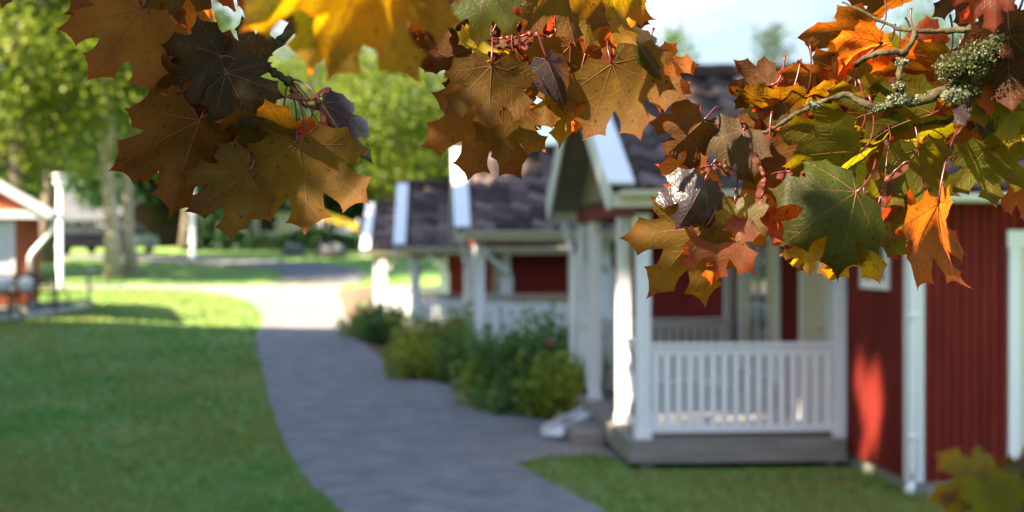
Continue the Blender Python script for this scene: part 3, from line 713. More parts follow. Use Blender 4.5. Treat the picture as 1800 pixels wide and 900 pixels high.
shrub('border_plant', 'low olive plant beside the path at the far end of the flower bed', -3.45, 34.5, .6, .55, FOL_L, 18, n=34, per=40, size=.09)
# grey stone by the downpipe of the nearest porch
DSTONE = mat('dark_stone', (.13,.13,.135), .9, .2, var=.4, vscale=6, bump=.01)
def rock(label, c, r, seed, sc=(1,1,.6)):
    rr = random.Random(seed); m_ = MB(); m_.ball(c, r, 12, 8, sc=sc)
    m_.v = [(p[0]+rr.uniform(-.07,.07)*r*2, p[1]+rr.uniform(-.07,.07)*r*2, p[2]+rr.uniform(-.07,.07)*r) for p in m_.v]
    return tag(m_.build('stone', DSTONE), label, 'stone', 'stones in the flower bed')
rock('pale stone lying where the path meets the nearest porch', (.78, 15.9, gz(.78,15.9)+.07), .17, 1, (1.5,1,.55))
rock('small grey stone on the bed edge below the light green bush', (-.80, 21.6, gz(-.8,21.6)+.08), .13, 2, (1.2,1,.8))
# splash gutter of the near porch downpipe
m_ = MB(); m_.bar((.95,16.6,.16), (.45,15.7,.03), .22, .03); m_.bar((.84,16.65,.2),(.34,15.75,.07),.02,.1); m_.bar((1.06,16.55,.2),(.56,15.65,.07),.02,.1)
tag(m_.build('splash_channel', WHITE, bevel=.004), 'white rain channel leading from the nearest porch to the path', 'rain channel')

# ------------------------------------------------------------------ house at the left edge with its terrace
HX, HY = -11.30, 35.0
def left_house():
    z0 = gz(-13, 35)+.08
    ORNG = mat('terracotta_boards', (0.48,0.13,0.06), .75, .2, var=.2, vscale=2, stretch=(6,6,.6))
    t = empty('gabled_house', (HX, HY, z0+.22), R(15), 'sunlit house with red gable and white trim at the left edge', 'house')
    # local x runs left (negative), y away
    w_ = 7.0; ez = 2.32; tn = math.tan(R(30)); rz = ez+(w_/2)*tn; dp = 5.0
    mb = MB(); boards(mb, (-w_+.6,.42), (-.62,.42), .1, ez+.1, (0,-1), pitch=.14); boards(mb, (-.62,.42), (-.62,dp), .1, ez+.25, (1,0), pitch=.14); boards(mb, (-w_+.6,dp), (-w_+.6,.42), .1, ez+.25, (-1,0), pitch=.14); boards(mb, (-.62,dp), (-w_+.6,dp), .1, ez+.1, (0,1), pitch=.14)
    mb.build('wall', ORNG, t)
    g = MB(); n = 30
    for i in range(n):
        xa = -w_+.3+i*(w_-.6)/n; xb = xa+(w_-.6)/n-.005; f = lambda q: ez+min(-q, w_+q)*tn-.12
        if min(f(xa), f(xb)) < ez+.1: continue
        g.add([(xa,.2,ez+.08),(xb,.2,ez+.08),(xb,.2,f(xb)),(xa,.2,f(xa)),(xa,.24,ez+.08),(xb,.24,ez+.08),(xb,.24,f(xb)),(xa,.24,f(xa))], [(0,1,2,3),(7,6,5,4),(1,0,4,5),(2,1,5,6),(3,2,6,7),(0,3,7,4)])
    g.build('gable_panel', ORNG, t)
    b = MB(); b.box((-w_+.2,.05,ez-.12),(-.15,.35,ez+.08)); b.build('beam', WHITE, t)
    for s_ in (0, 1):
        e = Vector((0,0,ez)) if s_ == 0 else Vector((-w_,0,ez)); r_ = Vector((-w_/2,0,rz))
        V, Fc, T = [], [], []
        m_ = MB(); n_ = Vector((e.z-r_.z,0,0)); d = (r_-e).normalized(); nn = Vector((-d.z,0,d.x)); nn = nn if nn.z > 0 else -nn
        m_.add([tuple(Vector((p.x,yy,p.z))+nn*q) for yy in (0,dp+.3) for p in (e,r_) for q in (0,.06)], [(0,1,3,2),(4,6,7,5),(1,5,7,3),(0,2,6,4),(0,4,5,1),(2,3,7,6)])
        for k in range(12):
            p = e.lerp(r_, k/12)+nn*.06; q = e.lerp(r_, (k+.98)/12)+nn*.075; m_.add([(p.x,.02,p.z+.03),(p.x,dp+.28,p.z+.03),(q.x,dp+.28,q.z),(q.x,.02,q.z)], [(0,1,2,3)])
        m_.build('roof', TILE, t)
        bb = MB(); bb.bar(Vector((e.x,-.03,e.z))-nn*.04, Vector((r_.x,-.03,r_.z))-nn*.04, .22, .04, up=(0,-1,0)); bb.build('bargeboard', WHITE, t)
    for cx_ in (-.3, -3.4, -6.7):
        pass
    gt = MB(); gt.tube([(.06,-.02,ez-.04),(.06,dp+.2,ez-.04)], .07, 10); gt.build('gutter', WHITE, t)
    dpipe = MB(); dpipe.tube([(.04,.1,ez-.05),(.04,.12,ez-.28),(-.03,.2,ez-.42),(-.48,.28,ez-.95),(-.55,.34,ez-1.08),(-.55,.34,ez-1.45)], .06, 10); dpipe.build('downpipe', WHITE, t)
    # windows with white frames and curtains
    for xa in (-2.05, -3.6, -5.2):
        X = xa; gl = MB(); gl.box((X,.385,.55),(X+1.05,.395,2.05)); o = gl.build('window', GLASS, t)
        fr = MB()
        for a, b_ in (((X-.09,.35,.45),(X,.395,2.14)),((X+1.05,.35,.45),(X+1.14,.395,2.14)),((X,.35,.45),(X+1.05,.395,.55)),((X,.35,2.05),(X+1.05,.395,2.14)),((X+.5,.355,.55),(X+.55,.384,2.05))): fr.box(a, b_)
        fr.build('frame', WHITE, o)
        cu = MB(); 
        for k in range(12): cu.box((X+.01+k*.087,.372+.006*(k%2),.57),(X+.088+k*.087,.378+.006*(k%2),2.04))
        cu.build('curtain', WHITE, o)
    # brick base under the windows
    bs = MB(); bs.box((-w_+.62,.44,-.6),(-.64,dp-.02,.1)); bs.build('foundation', STONE, t)
    return t
left_house()
def terrace():
    z0 = gz(-11.5, 33)
    t = empty('terrace', (-10.9, 35.6, z0), 0, 'low grey wooden terrace on the lawn before the left house', 'terrace')
    d = MB(); c0 = Vector((.95,.9)); c1 = Vector((-6,-5.2))
    # front edge runs towards the left foreground
    P0 = gp(163, 541); P1 = gp(-60, 574); a = Vector((P0[0]+10.9, P0[1]-35.6)); b = Vector((P1[0]+10.9, P1[1]-35.6)); back = Vector((-.33,.94))
    n = 16
    zt = .32
    q = [a, b, b+back*3.2, a+back*1.6]
    d.add([(p.x,p.y,zt-.05) for p in q]+[(p.x,p.y,zt) for p in q], [(3,2,1,0),(4,5,6,7),(0,1,5,4),(1,2,6,5),(2,3,7,6),(3,0,4,7)]); 
    d.build('floor', DECK, t)
    s = MB()
    for k in range(2): 
        zz = .0+k*.15-.12; s.bar((a.x,a.y-.03,zz+.10),(b.x,b.y-.03,zz+.10), .03, .145)
    s.bar((a.x+.015,a.y,.1),(a.x+back.x*1.6,a.y+back.y*1.6,.1),.03,.3)
    s.build('skirt', mat('sunlit_grey_wood', (.50,.49,.47), .8, .2, var=.3, vscale=3, stretch=(.6,6,6)), t)  # paler than the floor wood: sunlight on the skirt put into its colour
    for f in (0.03, .33, .70):
        p = a.lerp(b, f); m_ = MB(); m_.box((p.x-.04,p.y-.10,-.25),(p.x+.04,p.y-.05,1.12 if f < .5 else 1.0)); m_.ball((p.x,p.y-.075,1.16 if f < .5 else 1.04), .085 if f < .1 else .05, 10, 7); m_.build('post', BLACK if f > .1 else METAL, t)
    r = MB(); p = a.lerp(b,.33); e = b; r.bar((p.x,p.y-.075,.95),(e.x,e.y-.075,.95),.04,.05); r.bar((p.x,p.y-.075,.62),(e.x,e.y-.075,.62),.03,.03); r.build('handrail', BLACK, t)
terrace()
def garden_chair(label, x, y, rz, cush):
    z0 = gz(-11.5, 33)+.325
    t = empty('garden_chair', (x, y, z0), rz, label, 'chair', 'garden chairs on the terrace')
    for sx in (-.25,.25):
        for sy in (-.24,.24): m_ = MB(); m_.tube([(sx,sy,0),(sx,sy,.42 if sy < 0 else .86)], .018, 8); m_.build('leg', BLACK, t)
    m_ = MB(); m_.box((-.28,-.27,.40),(.28,.26,.43)); m_.build('seat', BLACK, t, bevel=.006)
    m_ = MB()
    for k in range(5): m_.box((-.27,.225,.50+k*.075),(.27,.245,.55+k*.075))
    m_.build('backrest', BLACK, t)
    for sx in (-.3,.26): m_ = MB(); m_.box((sx,-.26,.62),(sx+.05,.24,.65)); m_.build('armrest', BLACK, t)
    if cush:
        m_ = MB(); m_.ball((0,.12,.60), .2, 12, 8, sc=(1.1,.4,.95)); m_.build('cushion', WHITE, t)
garden_chair('dark garden chair with white cushion at the left picture edge', -12.05, 33.6, R(15), True)
garden_chair('dark garden chair with white cushion, right of the other cushioned chair', -11.5, 33.45, R(-10), True)
garden_chair('bare dark garden chair nearest the terrace end', -10.95, 33.9, R(70), False)
# lamp posts
def lamp(label, u, d, vb, vt, globe, r=.07):
    x = (u-900)/F*d; z0 = gz(x, d); zt = EZ_ = EYE-(vt-HOR)/F*d
    t = empty('lamp_post', (x, d, z0), 0, label, 'lamp post', 'pale lamp posts by the paths'); h = zt-z0
    p = MB(); p.tube([(0,0,-.1),(0,0,.35),(0,0,.36),(0,0,h-.35)], [r*1.3,r*1.3,r,r*.85], 12); p.build('pole', WHITE, t)
    if globe:
        g = MB(); g.ball((.02,0,h-.18), .22, 16, 10); g.build('globe', WHITE, t); c_ = MB(); c_.tube([(.02,0,h-.02),(.02,0,h+.06),(.02,0,h+.10)], [.33,.30,.05], 16); c_.build('cap', METAL, t)
    else:
        g = MB(); g.tube([(0,0,h-.36),(0,0,h-.3),(0,0,h+.02),(0,0,h+.06)], [.06,.13,.16,.05], 14); g.build('lantern', WHITE, t)
lamp('pale lamp post with round globe right of the left house', 105, 50, 508, 310, True, r=.10)
lamp('slim white post on the far lawn before the dark hedge', 338, 66, 455, 318, False, r=.13)

# ------------------------------------------------------------------ far objects
def car(label, x, y, rz, paint, sc=1.0, flip=False):
    z0 = gz(x, y); t = empty('parked_car', (x, y, z0), rz, label, 'car', 'cars parked beyond the lawn')
    prof = [(-2.15,.35),(-2.2,.62),(-2.1,.92),(-1.75,1.02),(-1.35,1.42),(-.2,1.5),(.75,1.44),(1.25,1.02),(2.0,.88),(2.2,.62),(2.15,.35)]
    def hull(prof, hw, tuck, mb):
        n = len(prof); vs = []
        for s_ in (-1,1):
            for px_, pz in prof:
                k = hw-(max(0, pz-.95))*tuck; vs.append((px_, s_*k, pz))
        fs = [tuple(range(n))[::-1] if False else tuple(range(n)), tuple(range(n,2*n))[::-1]]
        for i in range(n): j = (i+1)%n; fs.append((j, i, n+i, n+j))
        mb.add(vs, fs)
    b = MB(); hull(prof, .88, .35, b); o = b.build('body', paint, t, bevel=.05)
    for s_ in (-1,1):
        g = MB(); vs = [(-1.5,s_*.872,1.02),(-1.18,s_*.76,1.36),(-.2,s_*.735,1.42),(.62,s_*.76,1.36),(1.05,s_*.872,1.02)]
        vs = [(a, b_+s_*.02, c_) for a, b_, c_ in vs]; g.add(vs, [(0,1,2,3,4) if s_ < 0 else (4,3,2,1,0)]); g.build('side_window', GLASS, t)
    for xa, za, xb, zb in ((.80,1.40,1.22,1.06),(-1.40,1.36,-1.72,1.07)):
        g = MB(); sg = 1 if xa > 0 else -1; g.add([(xa+sg*.03,-.66,za),(xb+sg*.03,-.78,zb),(xb+sg*.03,.78,zb),(xa+sg*.03,.66,za)], [(0,1,2,3)]); g.build('windscreen', GLASS, t)
    for wx in (-1.35,1.38):
        for s_ in (-1,1):
            wl = MB(); wl.tube([(wx,s_*.70,.33),(wx,s_*.72,.33),(wx,s_*.89,.33),(wx,s_*.91,.33)], [.28,.33,.33,.28], 18); wh = wl.build('wheel', BLACK, t)
            rm = MB(); rm.tube([(wx,s_*.905,.33),(wx,s_*.925,.33)], [.2,.18], 14); rm.build('rim', METAL, wh)
    for s_ in (-1,1):
        l = MB(); l.box((2.12,s_*.62-.18,.62),(2.2,s_*.62+.18,.78)); l.build('headlight', WHITE, t, bevel=.02)
        l = MB(); l.box((-2.19,s_*.66-.13,.70),(-2.1,s_*.66+.13,.92)); l.build('tail_light', mat('red_lens', (.5,.02,.02), .2, .5), t, bevel=.02)
    return t
NAVY = mat('dark_car_paint', (.018,.02,.03), .2, .6, metallic=.4); SILV = mat('silver_car_paint', (.45,.46,.48), .3, .5, metallic=.5)
car('dark car parked beyond the round globe lamp post', (158-900)/F*71, 71, R(8), NAVY)
car('pale silver car parked beyond the lamp post, behind the dark car', (212-900)/F*73.5, 73.5, R(70), SILV)
for lb, u_, d_, r_, sd__ in (('grey boulder at the far road edge left of the farthest cabin',582,69,.62,5),('dark boulder on the far grass, left of the grey boulder',516,71,.5,6)):
    x_ = (u_-900)/F*d_; o = rock(lb, (0,0,0), r_, sd__, (1.3,1,.75)); o.location = (x_, d_, gz(x_,d_)+r_*.4); o['group'] = 'boulders beside the far road'
def far_house(label, x, y, rz, w_, dpt, ez, rz_h, wallm, roofm):
    z0 = gz(x, y)-.1; t = empty('distant_house', (x, y, z0), rz, label, 'house')
    b = MB(); b.box((-w_/2,0,0),(w_/2,dpt,ez)); b.build('wall', wallm, t)
    g = MB(); 
    for xx in (-w_/2, w_/2-.04): g.add([(xx,.0,ez),(xx,dpt,ez),(xx,dpt/2,rz_h-.1),(xx+.04,.0,ez),(xx+.04,dpt,ez),(xx+.04,dpt/2,rz_h-.1)], [(0,1,2),(5,4,3),(0,3,4,1),(1,4,5,2),(2,5,3,0)])
    g.build('gable', wallm, t)
    r = MB()
    for s0 in (-.5, dpt+.5):
        e = Vector((0,s0,ez-.1)); q = Vector((0,dpt/2,rz_h)); vs = []
        for p in (e,q):
            for xx in (-w_/2-.4,w_/2+.4): vs += [(xx,p.y,p.z),(xx,p.y,p.z+.12)]
        r.add(vs, [(0,2,6,4),(1,5,7,3),(0,4,5,1),(2,3,7,6),(0,1,3,2),(4,6,7,5)])
    rf = r.build('roof', roofm, t); c_ = MB(); c_.box((-w_*.2,dpt/2-.3,rz_h-.3),(-w_*.2+.6,dpt/2+.3,rz_h+.7)); c_.build('chimney', STONE, rf)
    for k in range(int(w_/2.2)):
        xa = -w_/2+.6+k*2.2; gl = MB(); gl.box((xa,-.02,.9),(xa+1.1,-.005,1.9)); o = gl.build('window', GLASS, t)
        fr = MB(); fr.box((xa-.08,-.05,.82),(xa,-.004,1.98)); fr.box((xa+1.1,-.05,.82),(xa+1.18,-.004,1.98)); fr.box((xa,-.05,.82),(xa+1.1,-.004,.9)); fr.box((xa,-.05,1.9),(xa+1.1,-.004,1.98)); fr.build('frame', WHITE, o)
GREYR = mat('grey_roofing', (.085,.093,.11), .9, .15, var=.3, vscale=2); BROWNW = mat('brown_wall', (.10,.055,.045), .8, .2, var=.3); PALE = mat('pale_render', (.62,.62,.60), .8, .2, var=.1)
far_house('grey roofed house with pale wall behind the lamp post and cars', (130-900)/F*84, 84, R(-35), 8, 7, 1.7, 3.9, BROWNW, GREYR)
far_house('long white building with grey roof between the far trees', (490-900)/F*88, 88, R(4), 3.6, 5, 2.2, 3.3, PALE, GREYR)
# yellow awning
x = (596-900)/F*80; t = empty('yellow_awning', (x, 80, gz(x,80)), R(5), 'yellow sloping awning far behind the farthest cabin', 'awning')
m_ = MB(); m_.add([(-1.1,0,2.15),(1.1,0,1.35),(1.1,1.6,1.45),(-1.1,1.6,2.25),(-1.1,0,1.75),(1.1,0,.95)], [(3,2,1,0),(0,1,5,4)]); m_.build('canopy', mat('yellow_cloth', (.75,.50,.05), .7, .2, var=.1), t)
for xx in (-1.05,1.05):
    for yy in (.05,1.55): m_ = MB(); m_.tube([(xx,yy,-.1),(xx,yy,1.7)], .03, 6); m_.build('post', WHITE, t)

# hedge and background trees
def hedge():
    rng = np.random.default_rng(5); x0, x1, y = -17.5, -6.5, 77.0
    t = empty('hedge', (-12, y, gz(-12, y)), 0, 'long dark green hedge closing off the far lawn', 'hedge')
    n = 16000; P = np.stack([rng.uniform(x0+12, x1+12, n), rng.uniform(-.8,.8,n), 2.0*rng.random(n)**.8], 1); P[:,2] *= (1+.2*np.sin(P[:,0]*1.3))*np.where(P[:,0] < -2.2, 1.35, .5)
    V, Fc = leaf_quads(P, .24, rng); np_mesh('foliage', V, Fc, FOL_D, t, tone=rng.random(n)*.7)
    b = MB()
    for k in range(20): b.tube([(-5.3+k*.56,0,-.2),(-5.3+k*.56,0,1.5)], [.05,.02], 5)
    b.build('stem', TRUNK, t)
hedge()
BGT = [ # label, x, y, height, radii, crown centre z, foliage, trunk, clumps, per, clump r, leaf, seed, lean
 ('tall pale trunked tree with yellow green crown left of centre', (194-900)/F*58, 58, (4.6,4.2,5.4), 11.0, FOL_Y, .33, 150, 55, 1.25, .26, 51, -.3),
 ('second pale trunked tree leaning beside the tall one', (226-900)/F*60, 60, (3.6,3.6,4.2), 9.8, FOL_Y, .27, 100, 50, 1.2, .26, 52, .35),
 ('big green tree at the left edge above the gabled house', (30-900)/F*55, 55, (4.8,4.4,5.6), 9.2, FOL_Y, .4, 170, 55, 1.25, .26, 53, 0),
 ('dark leaved tree behind the gabled house', (85-900)/F*66, 66, (4.6,4.4,5.5), 9.5, FOL_G, .4, 140, 50, 1.3, .28, 54, .3),
 ('tall loose green tree left of the far road', (330-900)/F*78, 78, (4.2,4,5.6), 9.2, FOL_G, .35, 80, 45, 1.1, .26, 55, 0),
 ('loose yellow green tree behind the far road', (430-900)/F*86, 86, (4.6,4.4,5.4), 8.6, FOL_G, .35, 90, 45, 1.2, .28, 56, 0),
 ('round sunlit tree behind the farthest cabin roof', (560-900)/F*84, 84, (4.4,4.2,5.0), 8.2, FOL_Y, .35, 130, 50, 1.25, .28, 57, 0),
 ('yellow green tree above the second and third cabin roofs', (690-900)/F*82, 82, (4.6,4.4,4.8), 7.8, FOL_Y, .35, 150, 50, 1.25, .28, 58, 0),
 ('lower sunlit tree right of the yellow green tree', (790-900)/F*88, 88, (4.2,4,3.8), 6.2, FOL_Y, .3, 110, 50, 1.2, .28, 59, 0),
 ('dark rounded tree behind the far hedge, left', (255-900)/F*86, 86, (4.4,4.2,3.6), 4.6, FOL_D, .3, 170, 100, 1.3, .38, 60, 0),
 ('dark rounded tree behind the far hedge, middle', (370-900)/F*92, 92, (5,4.2,3.6), 4.4, FOL_D, .3, 170, 100, 1.3, .38, 61, 0),
 ('dark rounded tree behind the white building', (510-900)/F*98, 98, (5.2,4.2,3.8), 4.6, FOL_D, .3, 170, 100, 1.3, .38, 62, 0),
 ('dark rounded tree behind the yellow awning', (640-900)/F*92, 92, (5,4.2,4.0), 4.6, FOL_D, .3, 170, 100, 1.3, .38, 63, 0),
 ('dark rounded tree behind the third cabin', (760-900)/F*98, 98, (5,4.2,4.0), 4.6, FOL_D, .3, 170, 100, 1.3, .38, 64, 0),
 ('dark tree behind the cars and grey roofed house', (110-900)/F*95, 95, (6,4.2,4.4), 5.2, FOL_D, .3, 170, 100, 1.4, .38, 65, 0),
 ('small rounded treetop above the nearest roof, left', (1175-900)/F*95, 95, (2.9,3,5.0), 9.0, FOL_G, .3, 80, 50, 1.1, .28, 66, 0),
 ('narrow blue green treetop above the nearest roof', (1362-900)/F*105, 105, (1.7,2,6.2), 11.0, FOL_B, .3, 70, 50, .9, .26, 67, 0),
 ('blue green treetop right of the narrow one', (1470-900)/F*110, 110, (1.8,2,6.4), 11.2, FOL_B, .3, 60, 50, 1.0, .28, 68, 0),
 ('wide green tree behind the mossy maple bough', (1610-900)/F*100, 100, (5.0,4,7.0), 10.5, FOL_G, .3, 150, 50, 1.3, .30, 69, 0),
 ('leafy tree behind the nearest roof at the right', (1760-900)/F*105, 105, (4.5,4,6.8), 10.5, FOL_B, .3, 120, 50, 1.3, .30, 70, 0),
]
for (lb, x_, y_, rad_, cz_, fol_, tr_, nc, pr, cr_, sz_, sd_, ln_) in BGT:
    tree('leafy_tree', lb, x_, y_, 0, rad_, cz_, fol_, tr_, int(nc*1.25), int(pr*1.5), cr_, sz_*.82, seed=sd_, lean=ln_, group='trees beyond the lawns', hollow=.3, bark=PALEB if tr_ in (.33,.27) else TRUNK)
#MAPLE
# ------------------------------------------------------------------ the maple whose boughs hang over the view
half = [(0,1.04),(.235,.795),(.175,.66),(.20,.515),(.31,.60),(.375,.755),(.70,.725),(.685,.425),(.545,.36),(.47,.275),(.58,.255),(.745,.135),(.545,-.085),(.25,-.175),(.085,-.085)]
BOW = [.17,.06,.05,.03,.09,.17,.18,.05,.04,.03,.10,.16,.15,.12,.02]   # how deep each arc between two teeth is cut
def leaf_outline(rng, k):
    """palmate blade: few long drawn-out teeth joined by concave arcs"""
    sx = .90+rng.uniform(-.05,.06); sc = 1+rng.uniform(-.25,.25)
    sides = []
    for s_ in (1,-1):
        sides.append([(p[0]*s_*sx+rng.normal()*.010, p[1]+rng.normal()*.010) for p in half[1:]])
    P = [np.array((rng.normal()*.01, 1.04))]+[np.array(p) for p in sides[0]]+[np.array((0,0))]+[np.array(p) for p in sides[1][::-1]]
    B = BOW+[BOW[-1]]+BOW[:-1][::-1]
    Q = []; n = len(P)
    for i in range(n):
        a = P[i]; b = P[(i+1) % n]; d = b-a; ln = np.hypot(*d); nn = np.array([d[1], -d[0]])/max(ln,1e-6); m = max(2, int(ln/.035)); bw = B[i % len(B)]*(.8+.4*rng.random())*sc
        for j in range(m):
            t = j/m; w_ = 4*t*(1-t); w_ = w_**.8
            Q.append(a+d*t+nn*bw*ln*w_+(rng.normal(size=2)*.0028 if j else 0))
    return np.array(Q)
def in_poly(P, x, y):
    r = np.zeros(len(x), bool); j = len(P)-1
    for i in range(len(P)):
        c_ = ((P[i,1] > y) != (P[j,1] > y)) & (x < (P[j,0]-P[i,0])*(y-P[i,1])/(P[j,1]-P[i,1]+1e-12)+P[i,0]); r ^= c_; j = i
    return r
def leaf_base(k):
    rng = np.random.default_rng(100+k); Q = leaf_outline(rng, k)
    g = 0.042; xs, ys = np.meshgrid(np.arange(-.75,.76,g), np.arange(-.2,1.02,g)); xs = xs.ravel()+rng.normal(size=xs.size)*.004; ys = ys.ravel()+rng.normal(size=ys.size)*.004
    m_ = in_poly(Q*0.985, xs, ys)
    # keep interior points away from the outline
    d2 = ((xs[:,None]-Q[None,:,0])**2+(ys[:,None]-Q[None,:,1])**2).min(1); m_ &= d2 > .0004
    pts = [Vector(q) for q in Q]+[Vector((a, b)) for a, b in zip(xs[m_], ys[m_])]
    vo, eo, fo, *_ = delaunay_2d_cdt(pts, [], [list(range(len(Q)))], 1, 1e-6)
    V = np.array([(p.x, p.y) for p in vo]); Fc = [tuple(f) for f in fo]
    # all faces counter-clockwise
    F2 = []
    for f in Fc:
        a, b, c_ = V[f[0]], V[f[1]], V[f[2]]
        ar = (b[0]-a[0])*(c_[1]-a[1])-(b[1]-a[1])*(c_[0]-a[0]); F2.append(f if ar > 0 else f[::-1])
    rad = np.hypot(V[:,0], V[:,1]); edge = np.sqrt(((V[:,0,None]-Q[None,:,0])**2+(V[:,1,None]-Q[None,:,1])**2).min(1))
    return V, F2, np.clip((rad-.55)*1.3, 0, .7)+np.where(edge < .012, .35, 0)
BASES = [leaf_base(k) for k in range(9)]
MAINV = [(0,1.0),(.62,.70),(-.62,.70),(.66,.135),(-.66,.135),(.23,-.15),(-.23,-.15)]
def vein_paths():
    out = []
    for k, (tx, ty) in enumerate(MAINV):
        ln = math.hypot(tx, ty); ux, uy = tx/ln, ty/ln; a = ln*.97
        out.append(([(ux*a*i/10, uy*a*i/10) for i in range(11)], .0056 if k < 3 else (.0046 if k < 5 else .0034)))
        if k > 4: continue
        for s_ in (1,-1):
            for f in ((.24,.36,.48,.60,.72,.84) if k == 0 else (.34,.48,.62,.76,.88)):
                L2 = (.30 if k == 0 else .26)*(1-abs(f-.5)*.9)*(1 if f > .3 else .8); c_, sn = math.cos(s_*R(43)), math.sin(s_*R(43))
                if k == 3 and s_ < 0: L2 *= .7
                if k == 4 and s_ > 0: L2 *= .7
                dx, dy = ux*c_-uy*sn, ux*sn+uy*c_
                x0_, y0_ = tx*f, ty*f
                out.append(([(x0_+(dx+ux*.25*j/4)*L2*j/4*.8, y0_+(dy+uy*.25*j/4)*L2*j/4*.8) for j in range(5)], .0026))
    return out
VP = vein_paths()
def veins_in(Vb):  # trim vein points to the blade of this outline
    return VP
def deform(x, y, q):
    """flat blade -> curved blade (unit length)"""
    x = np.asarray(x, float); y = np.asarray(y, float)
    s_ = np.abs(x); sg = np.sign(x)
    f = np.where(x > 0, q['fold']+q['asym'], q['fold']-q['asym']); th = f+q['kc']*s_
    X = sg*s_*np.cos(f+q['kc']*s_*.5); Z = s_*np.sin(f+q['kc']*s_*.5)
    rr = np.hypot(x, y); an = np.arctan2(x, y)
    # pleats: blade bulges between the main veins
    ple = np.abs(np.sin(an*180/math.pi/44.0*math.pi*.5+0)); Z = Z+q['puff']*ple*rr*(1-.35*rr)
    Z = Z+q['rip']*(np.sin(x*9+q['ph'])*np.cos(y*8+q['ph']*1.7)*.5+np.sin((x+y)*15+q['ph']*2.3)*.25)*np.clip(rr, 0, 1)
    Z = Z-q['tip']*np.clip(rr-.35, 0, 1)**2*2
    kb = q['kb'] if abs(q['kb']) > 1e-3 else 1e-3
    Rr = 1/kb; Y2 = (Rr+Z)*np.sin(kb*y); Z2 = (Rr+Z)*np.cos(kb*y)-Rr
    return X, Y2, Z2
LEAFN = 0; LEAF_CENTRES = []
def make_leaf(parent, u, v, d, ang, L_, ty, side='u', tilt=0, roll=0, fold=.12, kb=.35, kc=0.0, node=None, seed=None, rip=.085, glow=False, label=None, asym=0.0, tip=.20, org=Vector((0,0,0))):
    global LEAFN
    LEAFN += 1; seed = LEAFN if seed is None else seed; rng = random.Random(seed*13+5)
    base = px(u, v, d); t = R(tilt+rng.uniform(-7,9)); a = R(ang); roll += rng.uniform(-14,14)
    size = (.95 if parent is not BRT else .90)*L_/F*d/max(.35, math.cos(t))
    m_ = Vector((math.cos(a)*math.cos(t), math.sin(t), math.sin(a)*math.cos(t)))      # tilt > 0: tip away from the camera
    away = Vector((0,1,0)) if side == 'u' else Vector((0,-1,0))
    n = (away-m_*away.dot(m_)).normalized(); n = (Matrix.Rotation(R(roll), 3, m_) @ n)
    if glow:   # the blade catches the sun: on its far face for undersides, on the near face for upper sides
        n0 = (away-m_*away.dot(m_)).normalized(); best = None
        for r_ in range(-60, 61, 5):
            c_ = Matrix.Rotation(R(r_), 3, m_) @ n0; d_ = c_.dot(Vector(S)); sc_ = min(d_, .38)-abs(r_)*.0045
            if best is None or sc_ > best[0]: best = (sc_, c_)
        n = best[1].normalized()
    xa = m_.cross(n).normalized()
    M = Matrix((xa, m_, n)).transposed()
    q = dict(fold=fold+rng.uniform(-.06,.16), kb=kb+rng.uniform(-.05,.65), kc=kc+rng.uniform(-.15,.40), puff=.035+rng.random()*.03, rip=rip*(.7+.6*rng.random()), ph=rng.random()*6, asym=asym+rng.uniform(-.07,.07), tip=tip*(.6+.8*rng.random()))
    Vb, Fb, tipa = BASES[seed % 9]
    X, Y, Z = deform(Vb[:,0], Vb[:,1], q)
    V = np.stack([X, Y, Z], 1)*size
    vl = [tuple(p) for p in V]; fl = list(Fb); mi = [0]*len(fl); nb = len(vl)
    mb = MB()
    for pts, r0 in VP:
        P = np.array(pts); ok = True
        x_, y_, z_ = deform(P[:,0], P[:,1], q)
        pp = [Vector((x_[i], y_[i], z_[i]-.0012))*size for i in range(len(P))]
        rad_ = [max(.00012, r0*(1-.75*i/(len(P)-1))*size*(1 if r0 > .003 else .8)) for i in range(len(P))]
        if r0 < .003:
            ins = in_poly(leaf_q[seed % 9], P[:,0], P[:,1]); k = len(P)
            for i in range(len(P)):
                if not ins[i]: k = i; break
            if k < 2: continue
            pp = pp[:k]; rad_ = rad_[:k]
        mb.tube(pp, rad_, 4, 1, cap=False)
    # stalk
    Minv = M.inverted(); tgt = node if node is not None else None
    if tgt is None:
        up = (M @ Vector((0,-1,0)))*.35+Vector((rng.uniform(-.3,.3), rng.uniform(0,.3), .8)); tl = min(.05, size*.7)
        e = up.normalized()*tl
    else:
        e = Vector(tgt)-base
    e0 = (M @ Vector((0,-1,0)))*min(.02, e.length*.4); e1 = e0+(e-e0)*.5+Vector((0,0,min(.012, e.length*.15)))
    st = []
    for i in range(9):
        s_ = i/8; p = e0*3*s_*(1-s_)**2+e1*3*s_*s_*(1-s_)+e*s_**3; st.append(Minv @ p)
    mb.tube(st, [.0011-.00035*math.sin(math.pi*i/8) for i in range(9)], 6, 2)
    for f in mb.f: fl.append(tuple(nb+i for i in f))
    vl += mb.v; mi += mb.m
    me = bpy.data.meshes.new('leaf'); me.from_pydata(vl, [], fl); me.update()
    me.materials.append(LM[ty]); me.materials.append(VEIN); me.materials.append(PETI)
    me.polygons.foreach_set('material_index', mi); me.polygons.foreach_set('use_smooth', [True]*len(fl))
    at = me.attributes.new('tip', 'FLOAT', 'POINT'); at.data.foreach_set('value', np.concatenate([tipa, np.zeros(len(mb.v))]).astype(np.float32))
    o = bpy.data.objects.new('leaf', me); COL.objects.link(o); o.parent = parent
    o.matrix_local = Matrix.Translation(base-org) @ M.to_4x4()
    c_ = base+m_*size*.5
    LEAF_CENTRES.append((np.array(c_), size, glow))
    if label: o['label'] = label
    return o
leaf_q = []
for k in range(9):
    leaf_q.append(leaf_outline(np.random.default_rng(100+k), k)*.97)

